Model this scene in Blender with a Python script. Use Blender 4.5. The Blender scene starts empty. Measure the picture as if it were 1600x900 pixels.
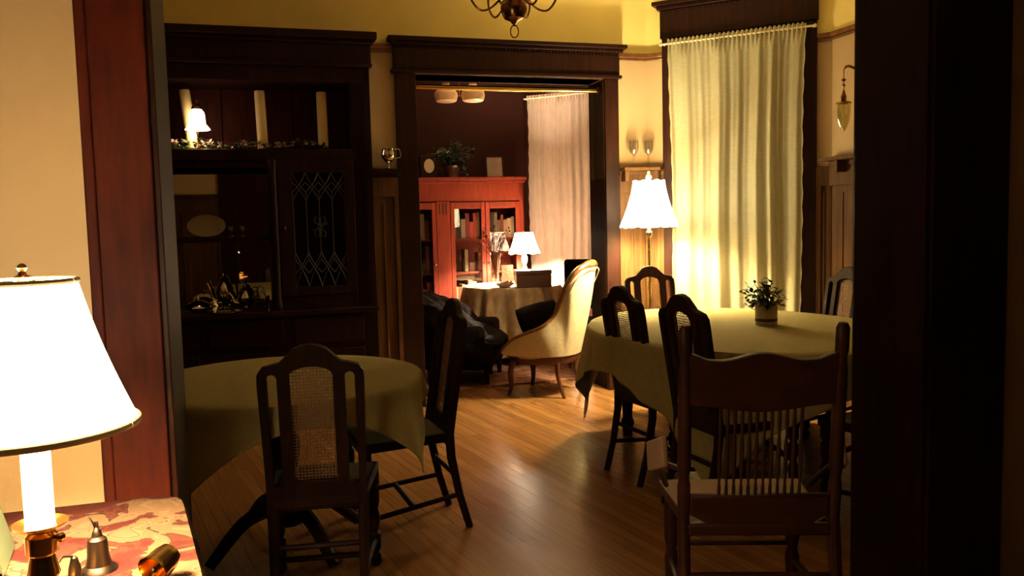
import bpy, math, random
from mathutils import Vector, Matrix
PI=math.pi; R=math.radians
C=bpy.context.scene.collection
random.seed(7)

# ---------------------------------------------------------------- camera
cam_d=bpy.data.cameras.new('camera'); cam=bpy.data.objects.new('camera',cam_d); C.objects.link(cam)
cam_d.sensor_width=36; cam_d.lens=29.25; cam_d.clip_start=.05
cam.matrix_world=Matrix.Translation((0,0,1.4))@Matrix.Rotation(R(90-4.62),4,'X')@Matrix.Rotation(R(-1.4),4,'Z')
bpy.context.scene.camera=cam
# ---------------------------------------------------------------- world, exposure
w=bpy.data.worlds.new('night'); bpy.context.scene.world=w; w.use_nodes=True
w.node_tree.nodes['Background'].inputs[0].default_value=(.35,.25,.2,1)
w.node_tree.nodes['Background'].inputs[1].default_value=.004
vs=bpy.context.scene.view_settings
vs.view_transform='Standard'; vs.look='None'; vs.gamma=1; vs.use_curve_mapping=False; vs.exposure=0.7
WARM=(1,.72,.40); WARM2=(1,.84,.42); WARM3=(1,.74,.50)
P_NEAR=54.0; P_FLOOR=145.0; P_PARLOR=420.0; P_SMALL=2.2

# ---------------------------------------------------------------- house frame: s along the back wall, m behind it
A=R(17); U=Vector((math.cos(A),math.sin(A),0)); W=Vector((-math.sin(A),math.cos(A),0)); O=Vector((0,6.5,0))
def H(s,m,z=0): return O+s*U+m*W+Vector((0,0,z))
HM=Matrix.Translation(O)@Matrix.Rotation(A,4,'Z')
def at(px,py,Y):
    "world point seen at a picture position, at distance Y"
    d=cam.matrix_world.to_3x3()@Vector(((px-800)/1300,(450-py)/1300,-1)); t=Y/d.y
    return Vector((0,0,1.4))+d*t
def on(px,py,z):
    d=cam.matrix_world.to_3x3()@Vector(((px-800)/1300,(450-py)/1300,-1)); t=(z-1.4)/d.z
    return Vector((0,0,1.4))+d*t

# ---------------------------------------------------------------- materials
def mat(name,col=(.5,.5,.5),rough=.5,metal=0,col2=None,scale=8,stretch=(1,1,1),bump=0,detail=4,spec=.5,kind='noise',coat=0,rot=0):
    m=bpy.data.materials.new(name); m.use_nodes=True; nt=m.node_tree; b=nt.nodes['Principled BSDF']
    b.inputs['Base Color'].default_value=(*col,1); b.inputs['Roughness'].default_value=rough; b.inputs['Metallic'].default_value=metal
    b.inputs['Specular IOR Level'].default_value=spec; b.inputs['Coat Weight'].default_value=coat
    if col2 or bump:
        tc=nt.nodes.new('ShaderNodeTexCoord'); mp=nt.nodes.new('ShaderNodeMapping'); mp.inputs['Scale'].default_value=stretch
        mp.inputs['Rotation'].default_value=(0,0,rot)
        nt.links.new(tc.outputs['Object'],mp.inputs[0])
        n=nt.nodes.new('ShaderNodeTexNoise'); n.inputs['Scale'].default_value=scale; n.inputs['Detail'].default_value=detail
        nt.links.new(mp.outputs[0],n.inputs['Vector'])
        if col2:
            r=nt.nodes.new('ShaderNodeValToRGB'); r.color_ramp.elements[0].position=.3; r.color_ramp.elements[1].position=.7
            r.color_ramp.elements[0].color=(*col,1); r.color_ramp.elements[1].color=(*col2,1)
            nt.links.new(n.outputs[0],r.inputs[0]); nt.links.new(r.outputs[0],b.inputs['Base Color'])
        if bump:
            bp=nt.nodes.new('ShaderNodeBump'); bp.inputs['Strength'].default_value=bump; bp.inputs['Distance'].default_value=.01
            nt.links.new(n.outputs[0],bp.inputs['Height']); nt.links.new(bp.outputs[0],b.inputs['Normal'])
    return m
def glowmat(name,col,em,strength,trans=.5):
    m=mat(name,col,.8); b=m.node_tree.nodes['Principled BSDF']
    b.inputs['Emission Color'].default_value=(*em,1); b.inputs['Emission Strength'].default_value=strength
    return m
def glassmat(name,tint=(.9,.9,.9),gl=.12,rough=.02):
    m=bpy.data.materials.new(name); m.use_nodes=True; nt=m.node_tree; nt.nodes.remove(nt.nodes['Principled BSDF'])
    t=nt.nodes.new('ShaderNodeBsdfTransparent'); t.inputs[0].default_value=(*tint,1)
    g=nt.nodes.new('ShaderNodeBsdfGlossy'); g.inputs['Roughness'].default_value=rough; g.inputs[0].default_value=(1,1,1,1)
    lw=nt.nodes.new('ShaderNodeLayerWeight'); lw.inputs[0].default_value=gl+.2
    mr=nt.nodes.new('ShaderNodeMapRange'); mr.inputs[3].default_value=gl; mr.inputs[4].default_value=.9
    nt.links.new(lw.outputs['Facing'],mr.inputs[0])
    mx=nt.nodes.new('ShaderNodeMixShader'); nt.links.new(mr.outputs[0],mx.inputs[0]); nt.links.new(t.outputs[0],mx.inputs[1]); nt.links.new(g.outputs[0],mx.inputs[2])
    nt.links.new(mx.outputs[0],nt.nodes['Material Output'].inputs[0]); return m
def clothmat(name,col,col2=None,transl=.4,transp=0,scale=30,stretch=(1,1,1),bump=.2):
    m=mat(name,col,.9,col2=col2,scale=scale,stretch=stretch,bump=bump,spec=.1); nt=m.node_tree; b=nt.nodes['Principled BSDF']
    tr=nt.nodes.new('ShaderNodeBsdfTranslucent'); tr.inputs[0].default_value=(*(col2 or col),1)
    mx=nt.nodes.new('ShaderNodeMixShader'); mx.inputs[0].default_value=transl
    nt.links.new(b.outputs[0],mx.inputs[1]); nt.links.new(tr.outputs[0],mx.inputs[2]); out=mx
    if transp:
        tp=nt.nodes.new('ShaderNodeBsdfTransparent'); m2=nt.nodes.new('ShaderNodeMixShader'); m2.inputs[0].default_value=transp
        nt.links.new(mx.outputs[0],m2.inputs[1]); nt.links.new(tp.outputs[0],m2.inputs[2]); out=m2
    nt.links.new(out.outputs[0],nt.nodes['Material Output'].inputs[0]); return m

M={}
M['wood']=mat('dark mahogany woodwork',(.013,.0035,.0025),.48,col2=(.028,.007,.004),scale=5,stretch=(6,6,.6),bump=.04,spec=.14)
M['casing']=mat('red mahogany casing',(.030,.0042,.0025),.6,col2=(.066,.0095,.0045),scale=9,stretch=(5,5,.8),bump=.08,spec=.12)
M['panel']=mat('brown oak panelling',(.070,.028,.010),.6,col2=(.125,.058,.020),scale=5,stretch=(8,8,.5),bump=.05,spec=.2)
M['redwood']=mat('red stained bookcase wood',(.095,.0125,.006),.5,col2=(.155,.022,.009),scale=5,stretch=(6,6,.7),bump=.05,spec=.15)
M['chairwood']=mat('dark walnut chair wood',(.014,.005,.0035),.55,col2=(.028,.010,.006),scale=6,stretch=(5,5,1),bump=.03,spec=.08)
M['oak']=mat('worn reddish oak chair wood',(.035,.009,.005),.45,col2=(.065,.018,.009),scale=7,stretch=(1.2,3,3),bump=.05,spec=.3)
M['framewood']=mat('polished carved chair frame',(.10,.032,.011),.33,col2=(.20,.08,.028),scale=6,stretch=(3,3,3))
M['brass']=mat('polished brass',(.80,.52,.16),.18,1)
M['antique']=mat('dark antique brass',(.28,.13,.05),.25,1)
M['silver']=mat('polished silver plate',(.72,.66,.58),.12,1)
M['pewter']=mat('aged pewter',(.07,.048,.038),.42,1)
M['iron']=mat('blackened metal',(.03,.02,.015),.4,.8)
M['wax']=mat('ivory candle wax',(.85,.62,.30),.5,col2=(.9,.68,.36),scale=4)
M['cream']=mat('cream rail paint',(.75,.62,.42),.5)
M['ceramic']=mat('glazed stoneware',(.42,.34,.22),.35,col2=(.55,.46,.31),scale=14)
M['band']=mat('brown glaze band',(.08,.03,.015),.4)
M['white_china']=mat('white china',(.55,.45,.36),.25)
M['leaf']=mat('dark green leaves',(.020,.030,.010),.5,col2=(.05,.065,.02),scale=20)
M['ivy']=mat('ivy leaves',(.010,.022,.009),.6,col2=(.03,.06,.025),scale=15)
M['berry']=mat('pale silk petals',(.30,.17,.14),.6,col2=(.45,.30,.26),scale=20)
M['dried']=mat('dried flower heads',(.07,.018,.008),.9,col2=(.13,.045,.018),scale=25,spec=.05)
M['glass']=glassmat('clear glass',(.95,.95,.95),.06)
M['pane2']=glassmat('bookcase glass',(.9,.88,.85),.008)
M['pane']=glassmat('leaded door glass',(.55,.55,.5),.16)
M['mirror']=mat('old mirror',(.55,.50,.44),.02,1)
M['lead']=mat('grey lead came',(.07,.055,.05),.5,.5)
M['black']=mat('black upholstery',(.007,.004,.004),.9,bump=.2,scale=40,spec=.03)
M['throw']=mat('dark knitted throw',(.007,.004,.004),.95,bump=.5,scale=60,spec=.02)
M['gold_fabric']=mat('pale gold upholstery',(.40,.34,.25),.85,col2=(.48,.415,.315),scale=60,bump=.15,spec=.2)
M['legwood']=mat('dark reddish chair frame',(.05,.015,.008),.4,col2=(.09,.028,.013),scale=6,spec=.3)
M['seatpink']=mat('pale rose seat fabric',(.40,.27,.21),.9,bump=.2,scale=60)
M['sage']=mat('faded sage seat fabric',(.26,.25,.17),.9,bump=.2,scale=60)
M['paleoak']=mat('pale tan upholstery',(.40,.24,.16),.7)
M['cane']=mat('woven cane',(.20,.09,.04),.6)
M['cloth']=clothmat('sage gold tablecloth',(.33,.27,.115),(.39,.32,.14),.05,scale=40)
M['parlor_cloth']=clothmat('tan lace tablecloth',(.42,.28,.16),(.70,.52,.36),.15,scale=18,stretch=(1,1,.5))
M['sheer']=clothmat('sheer cream lace curtain',(.62,.55,.36),(.80,.72,.50),.42,.03,scale=60,stretch=(.25,.25,3),bump=.15)
M['sheer2']=clothmat('sheer white lace curtain',(.62,.52,.46),(.80,.68,.60),.45,.03,scale=40,stretch=(1,1,.3))
M['green']=mat('green book cloth',(.07,.10,.055),.7)
M['paper']=mat('paper pages',(.70,.60,.42),.8)
M['leather']=mat('brown leather box',(.12,.045,.022),.5,bump=.3,scale=50)
M['rug']=mat('red patterned rug',(.16,.035,.025),.95,col2=(.38,.20,.14),scale=14,bump=.3,detail=2)
M['night']=mat('night window glass',(.004,.004,.006),.05)
M['plastic']=mat('painted ceiling',(.88,.76,.50),.8)
M['shade1']=glowmat('glowing cream lampshade',(.85,.75,.55),(1,.78,.46),10)
M['shade2']=glowmat('glowing scalloped lampshade',(.85,.75,.55),(1,.84,.46),17)
M['shade3']=glowmat('glowing panelled lampshade',(.85,.72,.55),(1,.76,.50),19)
M['shade4']=glowmat('glowing frosted glass bell',(.9,.8,.6),(1,.78,.48),5)
M['candle_lit']=glowmat('glowing white candle sleeve',(.9,.85,.65),(1,.82,.50),1.4)
M['trim']=mat('pale shade trim',(.85,.72,.50),.8,spec=.1)
M['milk']=mat('milk glass shade',(.72,.50,.30),.3); 
M['amber']=glassmat('pale green vaseline glass',(.80,.78,.45),.2,.15)
M['pinkstem']=mat('pink marbled lamp stem',(.50,.28,.22),.3,col2=(.70,.48,.38),scale=12)

def wallmat(name,low,mid,top,z1,z2):
    m=bpy.data.materials.new(name); m.use_nodes=True; nt=m.node_tree; b=nt.nodes['Principled BSDF']; b.inputs['Roughness'].default_value=.85
    b.inputs['Specular IOR Level'].default_value=.2
    g=nt.nodes.new('ShaderNodeNewGeometry'); sp=nt.nodes.new('ShaderNodeSeparateXYZ'); nt.links.new(g.outputs['Position'],sp.inputs[0])
    def step(z):
        c=nt.nodes.new('ShaderNodeMath'); c.operation='GREATER_THAN'; c.inputs[1].default_value=z; nt.links.new(sp.outputs[2],c.inputs[0]); return c
    a=nt.nodes.new('ShaderNodeMix'); a.data_type='RGBA'; nt.links.new(step(z1).outputs[0],a.inputs[0]); a.inputs[6].default_value=(*low,1); a.inputs[7].default_value=(*mid,1)
    c=nt.nodes.new('ShaderNodeMix'); c.data_type='RGBA'; nt.links.new(step(z2).outputs[0],c.inputs[0]); nt.links.new(a.outputs[2],c.inputs[6]); c.inputs[7].default_value=(*top,1)
    n=nt.nodes.new('ShaderNodeTexNoise'); n.inputs['Scale'].default_value=2.2; n.inputs['Detail'].default_value=6
    nt.links.new(g.outputs['Position'],n.inputs['Vector'])
    mr=nt.nodes.new('ShaderNodeMapRange'); mr.inputs[3].default_value=.82; mr.inputs[4].default_value=1.12; nt.links.new(n.outputs[0],mr.inputs[0])
    mu=nt.nodes.new('ShaderNodeMix'); mu.data_type='RGBA'; mu.blend_type='MULTIPLY'; mu.inputs[0].default_value=1
    nt.links.new(c.outputs[2],mu.inputs[6]); nt.links.new(mr.outputs[0],mu.inputs[7]); nt.links.new(mu.outputs[2],b.inputs['Base Color'])
    bp=nt.nodes.new('ShaderNodeBump'); bp.inputs['Strength'].default_value=.15; bp.inputs['Distance'].default_value=.004
    n2=nt.nodes.new('ShaderNodeTexNoise'); n2.inputs['Scale'].default_value=60; nt.links.new(g.outputs['Position'],n2.inputs['Vector'])
    nt.links.new(n2.outputs[0],bp.inputs['Height']); nt.links.new(bp.outputs[0],b.inputs['Normal']); return m
M['wall']=wallmat('dining room plaster',(.13,.06,.03),(.52,.36,.21),(.88,.70,.27),1.72,2.69)
M['wall_front']=wallmat('front room plaster',(.62,.46,.26),(.62,.46,.26),(.62,.46,.26),.2,3)
M['wall_parlor']=wallmat('parlor red boards and cream frieze',(.020,.003,.0022),(.020,.003,.0022),(.75,.60,.42),.3,3.0)

def floormat():
    m=bpy.data.materials.new('narrow oak strip floor'); m.use_nodes=True; nt=m.node_tree; b=nt.nodes['Principled BSDF']
    tc=nt.nodes.new('ShaderNodeNewGeometry'); mp=nt.nodes.new('ShaderNodeMapping'); mp.inputs['Rotation'].default_value=(0,0,R(-117.5))
    nt.links.new(tc.outputs['Position'],mp.inputs[0])
    br=nt.nodes.new('ShaderNodeTexBrick'); br.inputs['Scale'].default_value=1; br.inputs['Brick Width'].default_value=1.4; br.inputs['Row Height'].default_value=.057
    br.inputs['Mortar Size'].default_value=.0012; br.inputs['Color1'].default_value=(.23,.098,.034,1); br.inputs['Color2'].default_value=(.32,.15,.052,1); br.inputs['Mortar'].default_value=(.13,.052,.018,1)
    br.inputs['Bias'].default_value=0; nt.links.new(mp.outputs[0],br.inputs[0])
    m2=nt.nodes.new('ShaderNodeMapping'); m2.inputs['Scale'].default_value=(1.2,22,1); nt.links.new(mp.outputs[0],m2.inputs[0])
    n=nt.nodes.new('ShaderNodeTexNoise'); n.inputs['Scale'].default_value=2.5; n.inputs['Detail'].default_value=6; nt.links.new(m2.outputs[0],n.inputs[0])
    mr=nt.nodes.new('ShaderNodeMapRange'); mr.inputs[3].default_value=.65; mr.inputs[4].default_value=1.3; nt.links.new(n.outputs[0],mr.inputs[0])
    mu=nt.nodes.new('ShaderNodeMix'); mu.data_type='RGBA'; mu.blend_type='MULTIPLY'; mu.inputs[0].default_value=1
    nt.links.new(br.outputs[0],mu.inputs[6]); nt.links.new(mr.outputs[0],mu.inputs[7]); nt.links.new(mu.outputs[2],b.inputs['Base Color'])
    r2=nt.nodes.new('ShaderNodeMapRange'); r2.inputs[3].default_value=.19; r2.inputs[4].default_value=.26; nt.links.new(n.outputs[0],r2.inputs[0]); nt.links.new(r2.outputs[0],b.inputs['Roughness'])
    bp=nt.nodes.new('ShaderNodeBump'); bp.inputs['Strength'].default_value=.12; bp.inputs['Distance'].default_value=.004
    nt.links.new(n.outputs[0],bp.inputs['Height']); nt.links.new(bp.outputs[0],b.inputs['Normal']); return m
M['floor']=floormat()
def tapestry():
    m=bpy.data.materials.new('floral tapestry cloth'); m.use_nodes=True; nt=m.node_tree; b=nt.nodes['Principled BSDF']; b.inputs['Roughness'].default_value=.95; b.inputs['Specular IOR Level'].default_value=.1
    tc=nt.nodes.new('ShaderNodeTexCoord'); n=nt.nodes.new('ShaderNodeTexNoise'); n.inputs['Scale'].default_value=9; n.inputs['Detail'].default_value=3; n.inputs['Distortion'].default_value=.8
    nt.links.new(tc.outputs['Object'],n.inputs[0])
    r=nt.nodes.new('ShaderNodeValToRGB'); e=r.color_ramp.elements; r.color_ramp.interpolation='CONSTANT'
    e[0].position=0; e[0].color=(.055,.012,.011,1); e[1].position=.43; e[1].color=(.07,.021,.016,1)
    for p,c in ((.47,(.035,.014,.008)),(.485,(.13,.080,.046)),(.57,(.16,.105,.062)),(.60,(.07,.035,.022)),(.615,(.145,.09,.055))): x=e.new(p); x.color=(*c,1)
    nt.links.new(n.outputs[0],r.inputs[0]); nt.links.new(r.outputs[0],b.inputs['Base Color'])
    n2=nt.nodes.new('ShaderNodeTexNoise'); n2.inputs['Scale'].default_value=300; nt.links.new(tc.outputs['Object'],n2.inputs[0])
    bp=nt.nodes.new('ShaderNodeBump'); bp.inputs['Strength'].default_value=.4; bp.inputs['Distance'].default_value=.003; nt.links.new(n2.outputs[0],bp.inputs['Height']); nt.links.new(bp.outputs[0],b.inputs['Normal'])
    return m
M['tapestry']=tapestry()

# ---------------------------------------------------------------- mesh helpers
class MB:
    def __init__(s): s.v=[]; s.f=[]
    def add(s,vs,fs):
        k=len(s.v); s.v+= [Vector(v) for v in vs]; s.f+=[tuple(i+k for i in f) for f in fs]; return s
    def box(s,x0,x1,y0,y1,z0,z1):
        return s.add([(x0,y0,z0),(x1,y0,z0),(x1,y1,z0),(x0,y1,z0),(x0,y0,z1),(x1,y0,z1),(x1,y1,z1),(x0,y1,z1)],
            [(0,3,2,1),(4,5,6,7),(0,1,5,4),(1,2,6,5),(2,3,7,6),(3,0,4,7)])
    def tube(s,pts,r,n=10,cap=True):
        pts=[Vector(p) for p in pts]; rs=r if isinstance(r,(list,tuple)) else [r]*len(pts)
        k=len(s.v); up=None
        for i,p in enumerate(pts):
            t=(pts[min(i+1,len(pts)-1)]-pts[max(i-1,0)]).normalized()
            if up is None: up=Vector((0,0,1)) if abs(t.z)<.9 else Vector((1,0,0))
            a=t.cross(up).normalized(); b=a.cross(t).normalized(); up=b
            for j in range(n):
                q=2*PI*j/n; s.v.append(p+rs[i]*(math.cos(q)*a+math.sin(q)*b))
        for i in range(len(pts)-1):
            for j in range(n):
                a=k+i*n+j; b=k+i*n+(j+1)%n; s.f.append((a,b,b+n,a+n))
        if cap: s.f.append(tuple(k+j for j in range(n))[::-1]); s.f.append(tuple(k+(len(pts)-1)*n+j for j in range(n)))
        return s
    def lathe(s,prof,c=(0,0,0),n=24,scal=0,cap=False,sq=(1,1)):
        k=len(s.v); c=Vector(c)
        for r,z in prof:
            for j in range(n):
                q=2*PI*j/n; s.v.append(c+Vector((r*sq[0]*math.cos(q),r*sq[1]*math.sin(q),z)))
        for i in range(len(prof)-1):
            for j in range(n):
                a=k+i*n+j; b=k+i*n+(j+1)%n; s.f.append((a,b,b+n,a+n))
        if cap: s.f.append(tuple(k+j for j in range(n))[::-1]); s.f.append(tuple(k+(len(prof)-1)*n+j for j in range(n)))
        return s
    def ball(s,c,r,n=12,sq=(1,1,1)):
        c=Vector(c); k=len(s.v); m=n//2+1
        for i in range(m+1):
            ph=PI*i/m
            for j in range(n):
                q=2*PI*j/n; s.v.append(c+Vector((r*sq[0]*math.sin(ph)*math.cos(q),r*sq[1]*math.sin(ph)*math.sin(q),-r*sq[2]*math.cos(ph))))
        for i in range(m):
            for j in range(n):
                a=k+i*n+j; b=k+i*n+(j+1)%n; s.f.append((a,b,b+n,a+n))
        return s
    def grid(s,fn,nu,nv,closeu=False):
        k=len(s.v)
        for i in range(nu):
            for j in range(nv): s.v.append(Vector(fn(i,j)))
        for i in range(nu if closeu else nu-1):
            for j in range(nv-1):
                a=k+i*nv+j; b=k+((i+1)%nu)*nv+j; s.f.append((a,b,b+1,a+1))
        return s
    def leaf(s,p,d,size,wd=.45,curl=.15):
        p=Vector(p); d=Vector(d).normalized(); side=d.cross(Vector((random.uniform(-.4,.4),random.uniform(-.4,.4),1))).normalized(); n=side.cross(d)
        P=[p,p+d*size*.35+side*size*wd*.5,p+d*size*.7+side*size*wd*.38-n*size*curl*.3,p+d*size-n*size*curl,p+d*size*.7-side*size*wd*.38-n*size*curl*.3,p+d*size*.35-side*size*wd*.5,p+d*size*.45+n*size*.06]
        return s.add(P,[(0,1,6),(1,2,6),(2,3,6),(3,4,6),(4,5,6),(5,0,6)])
    def xf(s,mx,k0=0):
        for i in range(k0,len(s.v)): s.v[i]=mx@s.v[i]
        return s
def obj(name,mb,m,parent=None,loc=(0,0,0),rz=0,bevel=0,smooth=True,sub=0,solid=0,mesh=None,ang=35):
    if mesh is None:
        me=bpy.data.meshes.new(name); me.from_pydata([tuple(v) for v in mb.v],[],mb.f); me.validate(); me.update()
        if smooth: me.shade_smooth(); me.set_sharp_from_angle(angle=R(ang))
    else: me=mesh
    me.materials.clear(); me.materials.append(m if not isinstance(m,str) else M[m])
    o=bpy.data.objects.new(name,me); C.objects.link(o); o.location=loc; o.rotation_euler=(0,0,rz)
    if parent: o.parent=parent
    if solid: q=o.modifiers.new('solid','SOLIDIFY'); q.thickness=solid; q.offset=0
    if bevel: q=o.modifiers.new('bevel','BEVEL'); q.width=bevel; q.segments=2; q.limit_method='ANGLE'
    if sub: q=o.modifiers.new('sub','SUBSURF'); q.levels=sub; q.render_levels=sub
    return o
def tag(o,label,cat,group=None):
    o['label']=label; o['category']=cat
    if group: o['group']=group
    return o
def thing(name,label,cat,loc=(0,0,0),rz=0,group=None):
    o=bpy.data.objects.new(name,None); C.objects.link(o); o.location=loc; o.rotation_euler=(0,0,rz); o.empty_display_size=.05
    return tag(o,label,cat,group)
def struct(name,mb,m,house=True,bevel=0,parent=None,**k):
    o=obj(name,mb,m,parent,bevel=bevel,**k)
    if house and not parent: o.location=O; o.rotation_euler=(0,0,A)
    if not parent: o['kind']='structure'
    return o
def dup(root,loc,rz,label,group=None):
    r=root.copy(); C.objects.link(r); r.location=loc; r.rotation_euler=(0,0,rz); r['label']=label
    if group: r['group']=group
    for ch in list(root.children):
        c=ch.copy(); C.objects.link(c); c.parent=r
        for g in list(ch.children):
            d=g.copy(); C.objects.link(d); d.parent=c
    return r
def plate(outline,holes,th):
    "flat board with holes, outline in x,z, thickness along y"
    cu=bpy.data.curves.new('plate','CURVE'); cu.dimensions='2D'; cu.fill_mode='BOTH'; cu.extrude=th/2; cu.bevel_depth=min(.004,th/5); cu.bevel_resolution=1; cu.offset=-cu.bevel_depth
    for pts in [outline]+holes:
        sp=cu.splines.new('POLY'); sp.points.add(len(pts)-1); sp.use_cyclic_u=True
        for i,(x,z) in enumerate(pts): sp.points[i].co=(x,z,0,1)
    o=bpy.data.objects.new('plate',cu); C.objects.link(o); dg=bpy.context.evaluated_depsgraph_get()
    me=bpy.data.meshes.new_from_object(o.evaluated_get(dg)); bpy.data.objects.remove(o)
    me.transform(Matrix.Rotation(PI/2,4,'X')); return me
def smoothpts(pts,n=8):
    P=[Vector(p) for p in pts]; out=[]
    for i in range(len(P)-1):
        a=P[max(i-1,0)]; b=P[i]; c=P[i+1]; d=P[min(i+2,len(P)-1)]
        for k in range(n):
            t=k/n; out.append(.5*((2*b)+(c-a)*t+(2*a-5*b+4*c-d)*t*t+(3*b-a-3*c+d)*t**3))
    out.append(P[-1]); return out
def light(name,loc,power,col,r=.03):
    l=bpy.data.lights.new(name,'POINT'); l.energy=power; l.color=col; l.shadow_soft_size=r
    o=bpy.data.objects.new(name,l); C.objects.link(o); o.location=loc; return o
def drape(name,a,b,ext,z,m,loc,rz,folds=11,amp=.02,nth=360,seed=1,flare=.12,foldpow=1):
    "cloth over an oval top: ext(theta) is the cloth's reach"
    rnd=random.Random(seed); ph=[rnd.uniform(0,6.28) for _ in range(4)]
    nr=10; nd=16
    def fn(i,j):
        t=2*PI*i/nth; c,s_=math.cos(t),math.sin(t); re=1/math.sqrt((c/a)**2+(s_/b)**2)
        if j<=nr:
            r=re*j/nr; return (r*c,r*s_,z)
        q=(j-nr)/nd; over=(ext(t)-re)*q
        if over<0: over=0
        f=math.sin(folds*t+ph[0])+.5*math.sin((folds*1.7)//1*t+ph[1])+.3*math.sin((folds*2+1)*t+ph[2])
        out=.012*min(over/.02,1)+ (flare*over) + amp*f*min(over/.25,1.3)**foldpow
        return ((re+out)*c,(re+out)*s_,z-max(0,over-.006)*.985)
    mb=MB().grid(fn,nth,nr+nd+1,closeu=True)
    return obj(name,mb,m,loc=loc,rz=rz,solid=.003,ang=60)
def rectreach(hx,hy):
    def e(t):
        c,s_=abs(math.cos(t)),abs(math.sin(t)); return min(hx/max(c,1e-6),hy/max(s_,1e-6))
    return e

# ================================================================= STRUCTURE
struct('floor',MB().box(-5,5,-9.2,4.6,-.1,0),'floor')
struct('ceiling',MB().box(-5,5,-9.2,4.6,3.35,3.45),'plastic')
S0,S1=-.715,.80          # doorway to the parlor
DH=2.505
# back wall (with doorway), the built-in cabinet fills s -3.45..-1.10
b=MB(); b.box(-1.06,S0,0,.28,0,3.35).box(S1,1.2,0,.28,0,3.35).box(S0,S1,0,.28,DH,3.35).box(-3.55,-1.06,0,.28,2.76,3.35).box(-3.55,-1.06,.42,.5,0,2.76).box(-3.9,-3.47,0,.28,0,3.35)
struct('wall_back',b,'wall')
b=MB()
bay=Matrix.Translation(Vector((1.18,0,0)))@Matrix.Rotation(R(-45),4,'Z')
WL0,WL1=.25,1.20 # window opening along bay
b.box(0,WL0,0,.2,0,3.35).box(WL1,1.5,0,.2,0,3.35).box(WL0,WL1,0,.2,2.86,3.35).box(WL0,WL1,0,.2,0,.45)
b.xf(bay); struct('wall_bay',b,'wall')
struct('wall_right',MB().box(2.18,2.38,-3.67,-.98,0,3.35),'wall')
struct('wall_left',MB().box(-3.9,-3.5,-3.67,.1,0,3.35),'wall')
# near wall with the wide cased opening
N0,N1=-2.135,.20
b=MB(); b.box(-4.0,N0,-4.0,-3.70,0,3.35).box(N1,3.2,-4.0,-3.70,0,3.35).box(N0,N1,-4.0,-3.70,2.53,3.35)
struct('wall_front',b,'wall_front')
b=MB(); b.box(-4.2,-4.0,-9,-3.7,0,3.35).box(3.0,3.2,-9,-4.0,0,3.35).box(-4.0,3.2,-9.2,-9.0,0,3.35)
struct('wall_rear',b,'casing')
# parlor shell
PB=2.9
pc=Vector((.2,9.59,0)); pr=pc-O; pcs=pr.dot(U); pcm=pr.dot(W)
b=MB(); b.box(-3.0,pcs,PB,PB+.2,0,3.35); struct('wall_parlor',b,'wall_parlor')
parb=Matrix.Translation(Vector((pcs,PB,0)))@Matrix.Rotation(R(-45),4,'Z')
b=MB(); b.box(0,.10,0,.2,0,3.35).box(.95,2.6,0,.2,0,3.35).box(.10,.95,0,.2,2.75,3.35).box(.10,.95,0,.2,0,.5); b.xf(parb); struct('wall_parlor_bay',b,'wall_parlor')
struct('wall_parlor_left',MB().box(-3.2,-3.0,.28,3.1,0,3.35),'wall_parlor')
struct('wall_parlor_right',MB().box(3.0,3.2,.28,1.6,0,3.35),'wall_parlor')
struct('trim_parlor_rail',MB().box(-3.0,pcs,PB-.03,PB,2.95,3.02),'wood')

# near opening casing (front and jamb)
b=MB(); b.box(N0-.125,N0+.005,-4.035,-4.0,0,2.75); b.box(N0-.145,N0-.12,-4.045,-4.0,0,2.75)
struct('trim_1',b,'casing',bevel=.004)
struct('trim_2',MB().box(N0-.0,N0+.02,-4.02,-3.68,0,2.53),'wood',bevel=.003)
b=MB(); b.box(N1-.005,N1+.31,-4.035,-4.0,0,2.75).box(N1-.02,N1,-4.02,-3.68,0,2.53)
struct('trim_3',b,'wood',bevel=.003)
struct('trim_4',MB().box(N0-.22,N1+.34,-4.05,-4.0,2.53,2.8),'wood')
b=MB(); b.box(N0-.17,N0+.01,-3.7,-3.665,0,2.7).box(N1-.01,N1+.17,-3.7,-3.665,0,2.7).box(N0-.2,N1+.2,-3.7,-3.65,2.53,2.8).box(N0,N1,-4.0,-3.7,2.51,2.53)
struct('trim_5',b,'wood')

# doorway casing: stiles, frieze, cornice, beads, jamb
b=MB(); b.box(S0-.155,S0,-.03,0,0,DH).box(S1,S1+.12,-.03,0,0,DH)
b.box(S0-.02,S0,0,.30,0,DH).box(S1,S1+.02,0,.30,0,DH).box(S0,S1,0,.30,DH-.0,DH+.02)
b.box(S0-.155,S0-.0,.28,.31,0,DH).box(S1,S1+.12,.28,.31,0,DH).box(S0-.2,S1+.2,.28,.32,DH,2.75)
struct('trim_6',b,'wood',bevel=.004)
b=MB(); b.box(S0-.165,S1+.125,-.045,0,DH+.025,2.69).box(S0-.18,S1+.14,-.06,0,DH,DH+.025)
b.box(S0-.18,S1+.145,-.075,0,2.705,2.73).box(S0-.205,S1+.17,-.105,0,2.73,2.76)
struct('trim_7',b,'wood',bevel=.004)
b=MB()
for i in range(70): b.ball((S0-.155+i*.0258,-.055,2.697),.009,6)
struct('trim_8',b,'wood')
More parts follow.
